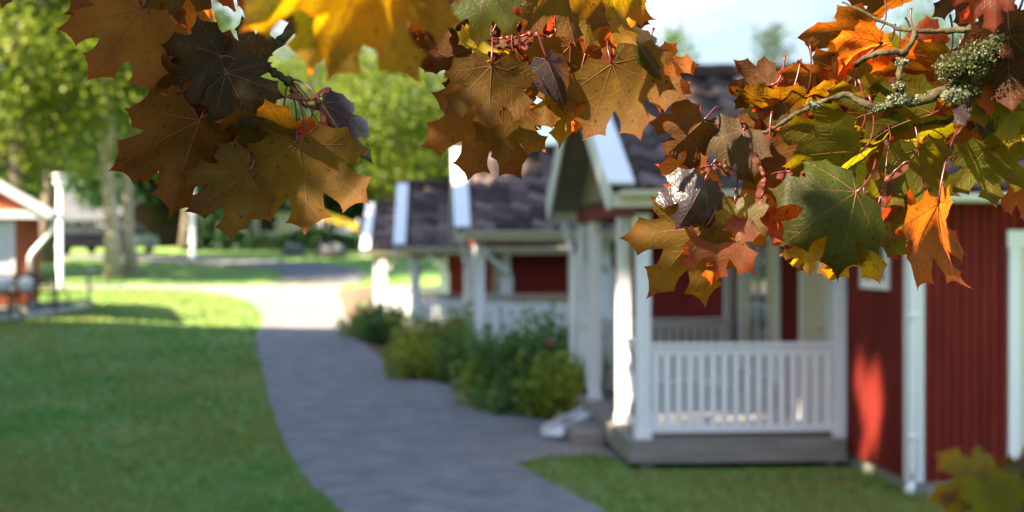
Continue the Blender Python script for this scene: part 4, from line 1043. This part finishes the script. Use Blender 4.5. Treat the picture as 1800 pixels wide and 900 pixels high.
TX, TY = 2.05, .55
maple = empty('maple_tree', (0,0,0), 0, 'copper leaved maple whose boughs hang across the top of the view', 'tree')
tb = MB(); tb.tube([(TX,TY,-.15),(TX,TY,.1),(TX-.02,TY,.8),(TX-.05,TY+.02,1.6),(TX-.03,TY+.05,2.4),(TX+.05,TY,3.2),(TX+.1,TY-.1,4.6),(TX,TY-.1,6.4)], [.27,.21,.18,.17,.155,.13,.10,.04], 16)
trunk = tb.build('trunk', BARK, maple)
def wig(pts, k=4, amp=.004, sd_=0):
    """subdivide and roughen a twig line"""
    rr = random.Random(sd_); out = []
    P = [Vector(p) for p in pts]; n = len(P)
    for i in range(n-1):
        a, b, c_, d_ = P[max(i-1,0)], P[i], P[i+1], P[min(i+2,n-1)]
        for j in range(k):
            t = j/k; t2 = t*t; t3 = t2*t
            p = 0.5*((2*b)+(c_-a)*t+(2*a-5*b+4*c_-d_)*t2+(-a+3*b-3*c_+d_)*t3); out.append(p+Vector((rr.uniform(-amp,amp),rr.uniform(-amp,amp),rr.uniform(-amp,amp))))
    out.append(P[-1]); return out
def twig(mb, pts, r0, r1, k=4, amp=.0008, sd_=0, n=8):
    w_ = wig(pts, k, amp, sd_); rr = random.Random(sd_+1)
    mb.tube(w_, [(r0+(r1-r0)*i/(len(w_)-1))*(1+rr.uniform(-.2,.3)) for i in range(len(w_))], n)
def bough(label):
    t = empty('bough', (0,0,0)); t.parent = maple; t['label'] = label; return t
BL = bough('left bough with large brown leaves'); BC = bough('middle bough with hanging olive leaves'); BRT = bough('lichen covered right bough with orange and green leaves'); BN = bough('blurred yellow leaved bough nearest the camera')
# limbs
lm = MB()
twig(lm, [(TX-.02,TY+.05,2.35),(1.6,.85,2.62),(1.1,1.05,2.66),(.6,1.15,2.60),(.1,1.2,2.56),(-.25,1.2,2.50),(-.42,1.18,2.42)], .045, .006, 5, .004, 3)
lm.build('branch', BARK, BL)
lm = MB(); twig(lm, [(.6,1.15,2.60),(.3,1.2,2.50),(.08,1.2,2.36),px(880,-30,1.22),px(812,15,1.22),px(775,55,1.21)], .010, .002, 5, .001, 4)
twig(lm, [px(880,-30,1.22),px(925,10,1.2),px(965,25,1.2),px(1010,-10,1.2)], .004, .0015, 4, .0006, 5)
twig(lm, [(.3,1.2,2.50),px(1080,-60,1.2),px(1075,-5,1.18),px(1078,60,1.17)], .005, .0013, 4, .0006, 6)
lm.build('branch', BARK, BC)
lm = MB(); twig(lm, [(-.1,1.2,2.53),px(560,-60,1.2),px(520,40,1.18),px(478,86,1.17),px(461,112,1.17)], .006, .0030, 5, .0008, 7)
twig(lm, [px(461,112,1.17),px(450,132,1.165),px(428,152,1.16)], .0028, .0018, 4, .0009, 8)
twig(lm, [px(461,112,1.17),px(480,126,1.17),px(496,136,1.17),px(507,143,1.17)], .0030, .0030, 4, .0010, 9)
twig(lm, [px(560,-60,1.2),px(420,-50,1.2),px(330,-40,1.19),px(262,-20,1.18)], .005, .0015, 4, .0006, 10)
lm.ball(px(507,143,1.17), .0046, 8, 6); lm.build('twig', BARK, BL)
lm = MB()
twig(lm, [(TX-.05,TY+.05,2.2),(1.5,.9,2.32),(1.0,1.05,2.33),px(2050,0,1.17),px(1860,40,1.12)], .034, .0078, 5, .0015, 19, 10)
twig(lm, [px(1860,40,1.12),px(1755,95,1.08),px(1700,140,1.075),px(1640,168,1.08),px(1590,182,1.09),px(1535,190,1.11)], .0078, .0018, 5, .0012, 11, 10)
twig(lm, [px(1588,182,1.09),px(1580,150,1.09),px(1585,110,1.10),px(1600,75,1.10),px(1612,55,1.10)], .0030, .0022, 4, .0009, 12)
twig(lm, [px(1700,52,1.09),px(1655,55,1.10),px(1612,55,1.10),px(1565,46,1.11),px(1520,22,1.12),px(1480,4,1.13)], .0024, .0008, 4, .0008, 13)
twig(lm, [px(1755,95,1.08),px(1730,70,1.085),px(1700,52,1.09)], .006, .0036, 4, .0009, 14)
twig(lm, [px(1590,92,1.10),px(1555,92,1.10),px(1528,100,1.11),px(1503,114,1.13)], .0026, .0022, 4, .0009, 15)
twig(lm, [px(1535,190,1.11),px(1490,168,1.12),px(1450,176,1.12),px(1420,190,1.13),px(1385,210,1.14),px(1345,232,1.17),px(1290,233,1.17)], .0026, .0011, 4, .0008, 16)
twig(lm, [px(1755,95,1.14),px(1735,150,1.12),px(1705,195,1.13),px(1660,212,1.14),px(1600,214,1.15),px(1560,216,1.15)], .004, .0016, 4, .001, 17)
lm.build('branch', BARK, BRT)
lm = MB(); twig(lm, [(1.1,1.05,2.66),(.6,.85,2.5),(.1,.78,2.36),px(640,-70,.68),px(560,-75,.68)], .007, .0018, 4, .001, 18); lm.build('branch', BARK, BN)
# lichen tufts on the right bough
def lichen(c, r, n, sd_, col):
    rng = np.random.default_rng(sd_); n = int(n*3.2); P = rng.normal(size=(n,3))*r*np.array([.55,.4,.32])+np.array(c)
    V, Fc = leaf_quads(P, .0021, rng); np_mesh('lichen', V, Fc, col, BRT, tone=rng.random(n))
LICH = foliage('lichen_green', (.022,.027,.006), (.06,.068,.016), (.2,.2,.05), tr=.15, vs=60)
LICG = foliage('lichen_grey', (.07,.075,.045), (.17,.18,.11), (.2,.2,.1), tr=.1, vs=60)
lr = random.Random(4); LP = []
for q in range(26):
    f = lr.random(); LP.append((px(1800+(1665-1800)*f+lr.uniform(-14,14), 48+(150-48)*f+lr.uniform(-26,26), lr.uniform(1.06,1.09)), lr.uniform(.005,.0115), int(lr.uniform(180,420)), LICH if lr.random() < .75 else LICG))
for u_, v_, r_, n_ in ((1580,152,.004,160),(1578,176,.006,220),(1640,168,.0045,120),(1612,175,.004,120),(1585,110,.004,120),(1430,185,.004,120),(1545,190,.004,120)): LP.append((px(u_,v_,1.085), r_, n_, LICG))
for c_, r_, n_, m_ in LP:
    lichen(c_, r_, n_, int(c_.x*1e4) % 997, m_)

ND1 = px(507,143,1.17); ND2 = px(428,152,1.16); ND0 = px(461,112,1.17)
NT = px(262,-20,1.18)
ml = make_leaf
# ---- left bough
ml(BL,248,16,1.16,-126,165,'brown','u',12,-10,.10,.25,rip=.04,node=px(252,-25,1.18))
ml(BL,-12,-42,1.17,-58,100,'dark','u',5,0,.15,.4)
ml(BL,215,-32,1.22,-150,120,'brown','u',20,0,.2,.4)
ml(BL,300,-58,1.21,-82,120,'olive','u',10,10,.2,.4)
ml(BL,345,-25,1.27,-80,102,'orange','u',10,20,.45,.4,glow=True)
ml(BL,395,-60,1.22,-75,95,'orange','u',15,20,.2,.4,glow=True)
ml(BL,440,-50,1.25,-60,90,'brown','u',10,-10,.2,.4)
ml(BL,456,112,1.16,152,104,'dark','o',10,5,.10,.3,node=ND0)
ml(BL,388,100,1.16,-162,112,'dark','o',-25,15,.30,.7,node=ND2)
ml(BL,425,128,1.17,-152,150,'dark','u',20,-15,.2,.5,node=ND2)
ml(BL,398,128,1.14,-62,128,'dark','o',-15,-10,-.25,.5,kc=-.5,node=ND2,glow=True)
ml(BL,350,120,1.18,-125,100,'brown','u',10,25,.35,.6)
ml(BL,352,212,1.145,-114,196,'brown','u',8,-20,.30,.3,kc=.2,node=px(372,185,1.16))
ml(BL,372,222,1.18,-98,140,'brown','u',15,-25,.35,.4)
ml(BL,300,258,1.17,-140,92,'brown','u',20,0,.35,.4)
ml(BL,436,302,1.13,-141,142,'olive','u',14,22,.22,.3,node=px(440,268,1.15))
ml(BL,524,253,1.15,-80,184,'olive','u',10,-4,.08,.22,rip=.035,node=px(527,205,1.165))
ml(BL,512,248,1.16,184,165,'olive','u',10,-62,.12,.35,node=ND1)
ml(BL,500,236,1.18,176,120,'dark','u',10,-60,.12,.5,node=ND1)
ml(BL,566,182,1.15,-58,186,'violet','o',-8,10,-1.05,.55,kc=-.9,node=ND1,rip=.07)
ml(BL,528,236,1.17,-5,75,'red','u',10,60,.2,.5,node=ND1)
ml(BL,440,228,1.19,-20,80,'dark','u',10,-30,.6,.6,node=ND2)
ml(BL,262,262,1.19,-118,46,'dark','o',10,20,.6,.8)
# ---- near out-of-focus leaves
ml(BN,575,-62,.68,-112,185,'yellow','u',28,-22,.10,.3,glow=True)
ml(BN,655,-66,.67,-82,205,'yellow','u',28,-20,.10,.3,glow=True)
ml(BN,560,-70,.86,-150,150,'olive','u',20,-10,.10,.3)
ml(BN,700,-80,.70,-70,150,'orange','u',30,-15,.10,.3)
# ---- middle bough
ml(BC,702,-28,1.17,-42,92,'yellow','u',20,-35,.75,.3,glow=True)
ml(BC,700,-10,1.25,-72,120,'dark','u',12,0,.2,.4)
ml(BC,792,46,1.24,-122,115,'brown','o',-20,15,.25,.6,glow=True)
ml(BC,775,52,1.26,-78,92,'brown','o',-10,-10,.4,.6,glow=True)
ml(BC,852,-24,1.15,-98,118,'green','o',-22,0,-.25,.4)
ml(BC,770,-40,1.21,-95,100,'dark','u',10,0,.3,.4)
ml(BC,864,116,1.14,-93,134,'olive','u',10,0,.06,.25,rip=.04,node=px(865,60,1.18))
ml(BC,862,178,1.17,-108,162,'brown','u',16,-14,.18,.35,rip=.07,node=px(868,120,1.2))
ml(BC,884,188,1.17,-50,120,'olive','u',12,6,.14,.3)
ml(BC,842,80,1.21,-160,120,'dark','u',22,0,.2,.4)
ml(BC,905,95,1.19,-60,88,'olive','u',14,0,.3,.5,glow=True)
ml(BC,880,20,1.25,-80,120,'dark','u',10,0,.2,.4)
ml(BC,962,106,1.14,-68,142,'violet','o',-5,-15,-.95,.5,kc=-.7,rip=.06)
ml(BC,1003,80,1.17,-93,138,'olive','u',10,0,.10,.3,node=px(1002,35,1.19))
ml(BC,1010,160,1.18,-112,100,'yellow','u',28,-25,.15,.35,glow=True)
ml(BC,1030,180,1.20,-150,80,'orange','u',25,-25,.3,.5,glow=True)
ml(BC,1076,112,1.15,-66,160,'olive','u',10,6,.06,.25,rip=.035,node=px(1068,70,1.17))
ml(BC,1108,58,1.145,-56,118,'green','o',-12,15,-.9,.4,kc=-.6,glow=True,node=px(1078,58,1.17))
ml(BC,1150,112,1.17,-40,86,'orange','u',28,-25,.2,.3,glow=True)
ml(BC,1052,-22,1.2,-32,105,'dark','o',-12,15,-.7,.4,kc=-.4)
ml(BC,950,-28,1.22,-108,112,'red','u',26,-25,.2,.4,glow=True)
ml(BC,1000,-46,1.06,-98,126,'olive','u',28,-20,.15,.3)
ml(BC,1072,-38,1.12,-86,128,'yellow','u',26,-25,.35,.3,glow=True)
ml(BC,1085,42,1.16,-118,86,'orange','u',26,-25,.3,.4,glow=True)
ml(BC,1010,18,1.2,-75,80,'violet','o',-5,0,-.8,.5)
for (u,v,a_,l_,ty_,g_) in ((920,-20,-80,120,'brown',0),(985,-10,-70,110,'brown',0),(930,50,-100,100,'brown',0),(960,30,-75,110,'red',1),(830,-40,-120,100,'brown',0),(1040,0,-100,90,'orange',1),(890,-45,-95,110,'brown',0),(900,60,-110,95,'dark',0),(1000,-50,-95,110,'orange',1),(760,-50,-60,90,'brown',0),(980,60,-85,90,'brown',0)):
    ml(BC,u,v,1.26+.004*(u%11),a_,l_,ty_,'u',22 if g_ else 12,-20 if g_ else 5,.2,.4,glow=bool(g_))
# ---- right bough
ml(BRT,1234,214,1.15,-138,108,'brown','u',10,0,.16,.3,node=px(1262,190,1.17))
ml(BRT,1352,150,1.18,176,88,'dark','u',12,-20,.3,.4)
ml(BRT,1306,230,1.15,-128,118,'dark','o',-15,10,-.12,.4,node=px(1292,233,1.17))
ml(BRT,1238,318,1.13,-118,118,'violet','o',-18,-10,-.45,.5,kc=-.4,node=px(1262,288,1.16))
ml(BRT,1240,300,1.16,-150,95,'orange','u',22,-20,.3,.5)
ml(BRT,1238,402,1.14,-131,158,'olive','u',16,-10,.14,.25,node=px(1262,330,1.16))
ml(BRT,1262,396,1.155,-95,112,'orange','o',-25,-10,.2,.3,node=px(1262,330,1.16),glow=True)
ml(BRT,1292,358,1.16,-92,100,'yellow','o',-20,-15,.2,.5,glow=True)
ml(BRT,1300,350,1.18,-60,75,'orange','u',22,-20,.4,.6,glow=True)
ml(BRT,1366,372,1.18,-98,78,'red','u',26,-22,.2,.4,glow=True)
ml(BRT,1390,360,1.2,-50,80,'red','u',26,-22,.3,.5,glow=True)
ml(BRT,1354,262,1.16,-82,104,'olive','u',14,0,.15,.35)
ml(BRT,1400,262,1.15,-120,90,'brown','u',14,0,.2,.35)
ml(BRT,1498,240,1.13,-160,125,'green','u',40,-30,.3,.3)
ml(BRT,1512,268,1.12,-145,140,'green','u',35,-25,.25,.3,glow=True)
ml(BRT,1505,338,1.10,-149,182,'deep','o',-18,12,-.30,.5,kc=-.45,node=px(1540,280,1.13))
ml(BRT,1420,432,1.115,-122,62,'yellow','o',-15,-12,.2,.45,glow=True)
ml(BRT,1498,388,1.14,-108,132,'yellow','o',-15,-12,.2,.45,glow=True)
ml(BRT,1450,400,1.16,-85,110,'olive','u',10,0,.4,.4)
ml(BRT,1522,352,1.13,-62,136,'green','u',20,-14,.12,.3,node=px(1535,300,1.15),glow=True)
ml(BRT,1614,262,1.14,-84,140,'green','u',12,0,.06,.25,rip=.04,node=px(1605,214,1.15))
ml(BRT,1600,300,1.17,-70,120,'yellow','u',25,-25,.15,.3,glow=True)
ml(BRT,1650,358,1.10,-88,182,'orange','u',20,-20,.10,.22,rip=.045,node=px(1686,225,1.13),glow=True)
ml(BRT,1592,352,1.15,-88,138,'red','u',22,-24,.2,.3,glow=True)
ml(BRT,1738,258,1.13,-84,120,'green','u',14,0,.08,.3,node=px(1722,200,1.14))
ml(BRT,1812,318,1.15,-112,92,'orange','u',20,-20,.3,.4,glow=True)
ml(BRT,1800,240,1.16,-130,80,'yellow','u',26,-20,.3,.3,glow=True)
ml(BRT,1772,62,1.06,-84,150,'dark','u',16,0,.12,.3)
ml(BRT,1742,96,1.08,-72,130,'orange','u',26,-22,.3,.3,glow=True)
ml(BRT,1800,150,1.08,-104,122,'green','u',20,0,.12,.3)
ml(BRT,1735,150,1.09,-96,120,'violet','o',-10,30,-.7,.4)
ml(BRT,1775,190,1.1,-80,100,'green','u',16,0,.2,.3)
ml(BRT,1790,20,1.06,-110,110,'dark','u',16,0,.2,.3)
ml(BRT,1742,-22,1.02,-128,96,'red','o',-22,-10,.2,.5,glow=True)
ml(BRT,1700,-25,1.15,-95,90,'dark','u',12,0,.2,.4)
ml(BRT,1545,76,1.16,-168,92,'orange','u',30,-35,.25,.4,node=px(1503,114,1.17),glow=True)
ml(BRT,1535,62,1.17,-155,138,'brown','u',30,-55,.3,.3)
ml(BRT,1582,-4,1.18,-165,100,'brown','u',25,-55,.3,.4)
ml(BRT,1612,58,1.17,-48,72,'red','o',-20,-10,.5,.7,glow=True,tip=.4)
ml(BRT,1645,118,1.16,-172,125,'orange','u',35,-45,.2,.3,glow=True)
ml(BRT,1692,138,1.14,-160,128,'olive','u',38,-40,.2,.3)
ml(BRT,1482,148,1.18,-168,120,'brown','u',25,-40,.3,.4)
ml(BRT,1440,210,1.19,175,100,'brown','u',25,-30,.3,.5)
ml(BRT,1395,170,1.19,-172,92,'red','u',25,-35,.4,.5)
ml(BRT,1560,190,1.14,-168,110,'green','u',40,-40,.2,.3)
ml(BRT,1640,200,1.13,-165,130,'green','u',40,-40,.2,.3)
ml(BRT,1625,196,1.16,-60,60,'red','u',25,-20,.3,.3,glow=True)
ml(BRT,1428,236,1.18,-158,90,'orange','u',35,-30,.4,.4,glow=True)
rr = random.Random(21)
for i in range(52):
    u = rr.uniform(1350,1790); v = 90+max(0,(1560-u))*.35+rr.uniform(0,170)
    if u < 1500 and v < 150: v += 60
    ty_ = rr.choice(['olive','green','brown','orange','red','yellow','brown','olive']); g_ = ty_ in ('orange','red','yellow')
    ml(BRT,u,v,rr.uniform(1.17,1.36),rr.uniform(-185,-55),rr.uniform(55,105),ty_,'u' if rr.random() < .75 else 'o',rr.uniform(10,45),rr.uniform(-45,15),rr.uniform(.1,.75),rr.uniform(.2,1.1),glow=g_ and rr.random() < .7)
for i in range(26):
    u = rr.uniform(735,1110); v = rr.uniform(-50,75)
    ty_ = rr.choice(['olive','brown','brown','orange','red','dark','yellow','olive']); g_ = ty_ in ('orange','red','yellow')
    ml(BC,u,v,rr.uniform(1.17,1.34),rr.uniform(-150,-40),rr.uniform(55,95),ty_,'u' if rr.random() < .7 else 'o',rr.uniform(5,40),rr.uniform(-35,25),rr.uniform(.1,.8),rr.uniform(.2,1.1),glow=g_)
for (u,v,a_,l_,ty_) in ((330,70,-140,70,'brown'),(298,110,-150,62,'dark'),(375,165,-120,70,'brown'),(318,150,-100,66,'brown'),(470,235,-165,72,'olive'),(395,255,-120,76,'brown'),(560,232,-30,60,'brown'),(290,-20,-100,80,'brown'),(395,-40,-110,70,'red')):
    ml(BL,u,v,rr.uniform(1.17,1.24),a_,l_,ty_,'u' if rr.random() < .6 else 'o',rr.uniform(10,35),rr.uniform(-30,25),rr.uniform(.2,.8),rr.uniform(.3,1.1))
# paired winged seeds
def samara(parent, u, v, d, ang, L_, node):
    base = px(u, v, d); s_ = L_/F*d; mb = MB(); a0 = R(ang)
    for sg in (1,-1):
        a = a0+sg*1.25; dx, dz = math.cos(a), math.sin(a); nx, nz_ = -dz*sg, dx*sg; up = []; lo = []
        for i in range(9):
            t = i/8; c_ = Vector((dx*t, .03*math.sin(t*3), dz*t))*s_; wd = s_*(.05+.20*math.sin(math.pi*min(1, t*.95+.05))**.8*(t if t > .25 else .25)*1.2)
            up.append(base+c_+Vector((nx,0,nz_))*wd*.25+Vector((0,.002*math.sin(i*2.2),0))); lo.append(base+c_-Vector((nx,0,nz_))*wd)
        vs = up+lo; mb.add(vs, [(i,i+1,10+i,9+i) for i in range(8)], 0, True)
        mb.tube(up, [.0009]*8+[.0003], 5, 1); mb.ball(base+Vector((dx,0,dz))*s_*.14, s_*.10, 8, 6, 0, (1,.6,1))
    mb.tube([base, base.lerp(Vector(node), .4)+Vector((.001,0,.001)), base.lerp(Vector(node), .75)+Vector((.003,0,.001)), Vector(node)], .0006, 5, 1)
    mb.build('winged_seed', [SEED, PETI], parent)
SEED = mat('seed_wing_pink', (.20,.042,.038), .5, .35, col2=(.13,.05,.02), vscale=160, trans=.35, tcol=(.6,.12,.10))
for a in ((BL,546,176,1.16,100,42,ND1),(BL,534,186,1.17,60,38,ND1),(BL,575,240,1.16,170,46,ND1),(BL,420,232,1.16,-170,50,px(432,222,1.17)),(BC,938,58,1.19,-90,52,px(925,10,1.2)),(BC,978,62,1.18,-80,60,px(965,25,1.2)),(BC,900,66,1.2,-100,50,px(925,10,1.2)),(BRT,1345,312,1.14,-175,50,px(1320,240,1.17)),(BRT,1420,318,1.13,-10,46,px(1400,240,1.17)),(BRT,1555,320,1.12,-30,56,px(1560,216,1.15)),(BRT,1270,290,1.15,-100,40,px(1290,233,1.17)),(BRT,1405,300,1.14,-100,50,px(1385,212,1.17))): samara(*a)

# ---- canopy above the frame: shades most hanging leaves, lets the sun reach some
def canopy():
    for u_, v_ in ((1730,80),(1745,60),(1700,120),(1640,168),(1600,180),(1585,110),(1560,92),(1700,140),(1440,180)): LEAF_CENTRES.append((np.array(px(u_,v_,1.09)), .07, False))
    rng = np.random.default_rng(77); cand = []
    lit_ab = np.array([(c_@A_, c_@B_, c_@S, s_*.26) for c_, s_, g in LEAF_CENTRES if g])
    for c_, s_, g in LEAF_CENTRES:
        if g: continue
        for j in range(2 if rng.random() < .35 else 4):
            t = rng.uniform(.55, 2.2); cand.append(c_+S*t+rng.normal(size=3)*(.034 if s_ > .07 else .024))
    for j in range(700):
        cand.append(np.array([rng.uniform(-2.6,2.6), rng.uniform(-1.6,2.6), rng.uniform(2.75,5.2)]))
    out = []
    for p in cand:
        sz = rng.uniform(.085,.125)
        rel = p-np.array([0,0,EYE])
        if rel[1] > .1 and abs(rel[0]/rel[1]) < .40+.14/rel[1] and rel[2]/rel[1] < .20+.16/rel[1]: continue
        if np.linalg.norm(rel) < .42: continue
        ab = np.array([p@A_, p@B_]); l = p@S
        if len(lit_ab) and (((lit_ab[:,0]-ab[0])**2+(lit_ab[:,1]-ab[1])**2 < (lit_ab[:,3]+sz*.40)**2) & (lit_ab[:,2] < l)).any(): continue
        out.append((p, sz))
    V = []; Fc = []; T = []
    Vb, Fb, _ = BASES[0]
    # lighter mesh: outline fan
    Q = leaf_outline(np.random.default_rng(3), 0)[::2]; n = len(Q)
    for p, sz in out:
        d = np.array([rng.normal()*.7, rng.normal()*.7, -1.0]); d /= np.linalg.norm(d)
        e = np.cross(d, S+rng.normal(size=3)*.35); e /= np.linalg.norm(e); b = len(V)
        nrm = np.cross(e, d)
        V.append(p-d*sz*.12)
        for q in Q: V.append(p+e*q[0]*sz+d*(q[1]-.45)*sz+nrm*(-.25*abs(q[0])-.1*q[1]**2)*sz)
        for i in range(n): Fc.append((b, b+1+i, b+1+(i+1)%n)); T.append(0)
    o = np_mesh('leaf_canopy', V, Fc, LM['olive'], maple); o['kind'] = 'stuff'; o.data.attributes.new('tip', 'FLOAT', 'POINT')
    lm = MB()
    for k in range(9):
        a = k*.7+.3; zt = 3.3+.35*k; lm.tube([(TX+.03,TY,2.6+.3*k),(TX+math.cos(a)*.8,TY+math.sin(a)*.8,zt),(TX+math.cos(a)*2.2,TY+math.sin(a)*2.0,zt+.5)], [.05,.03,.008], 8)
    twig(lm, [(1.1,1.05,2.66),(.2,.6,3.0),(-.8,.2,3.2),(-1.8,-.4,3.4)], .025,.006,4,.01,31); twig(lm, [(1.0,.9,2.9),(.4,-.2,3.3),(-.3,-1.2,3.6)], .02,.006,4,.01,32)
    lm.build('branch', BARK, maple)
canopy()

# ---- blurred young maple in the lower right corner
bx0, by0 = .30, .62
young = empty('young_maple', (.42, .66, 0), 0, 'blurred yellow green maple sapling in the lower right corner', 'sapling')
lm = MB(); twig(lm, [(0,0,-.05),(.01,.01,.8),(-.01,.0,1.5),(-.06,-.02,1.78)], .012,.003,5,.003,41); lm.build('stem', BARK, young)
YO = Vector((.42,.66,0))
def yl(u, v, d, ang, L_, ty, side, tilt, roll, glow):
    o = ml(young,u,v,d,ang,L_,ty,side,tilt,roll,.2,.4,glow=glow,org=YO,node=YO+Vector((-.05,-.01,1.74)))
yl(1745,862,.60,172,120,'yellow','o',-30,-10,True); yl(1765,875,.58,100,80,'green','o',20,0,True); yl(1800,890,.60,60,100,'dark','o',10,0,False); yl(1790,905,.57,-170,140,'green','u',10,0,False)
yl(1830,840,.62,-160,110,'olive','o',-20,0,False); yl(1750,930,.6,150,120,'yellow','o',-20,0,False); yl(1850,700,.66,-150,60,'orange','u',20,0,True); yl(1860,860,.62,140,110,'olive','o',0,0,False)
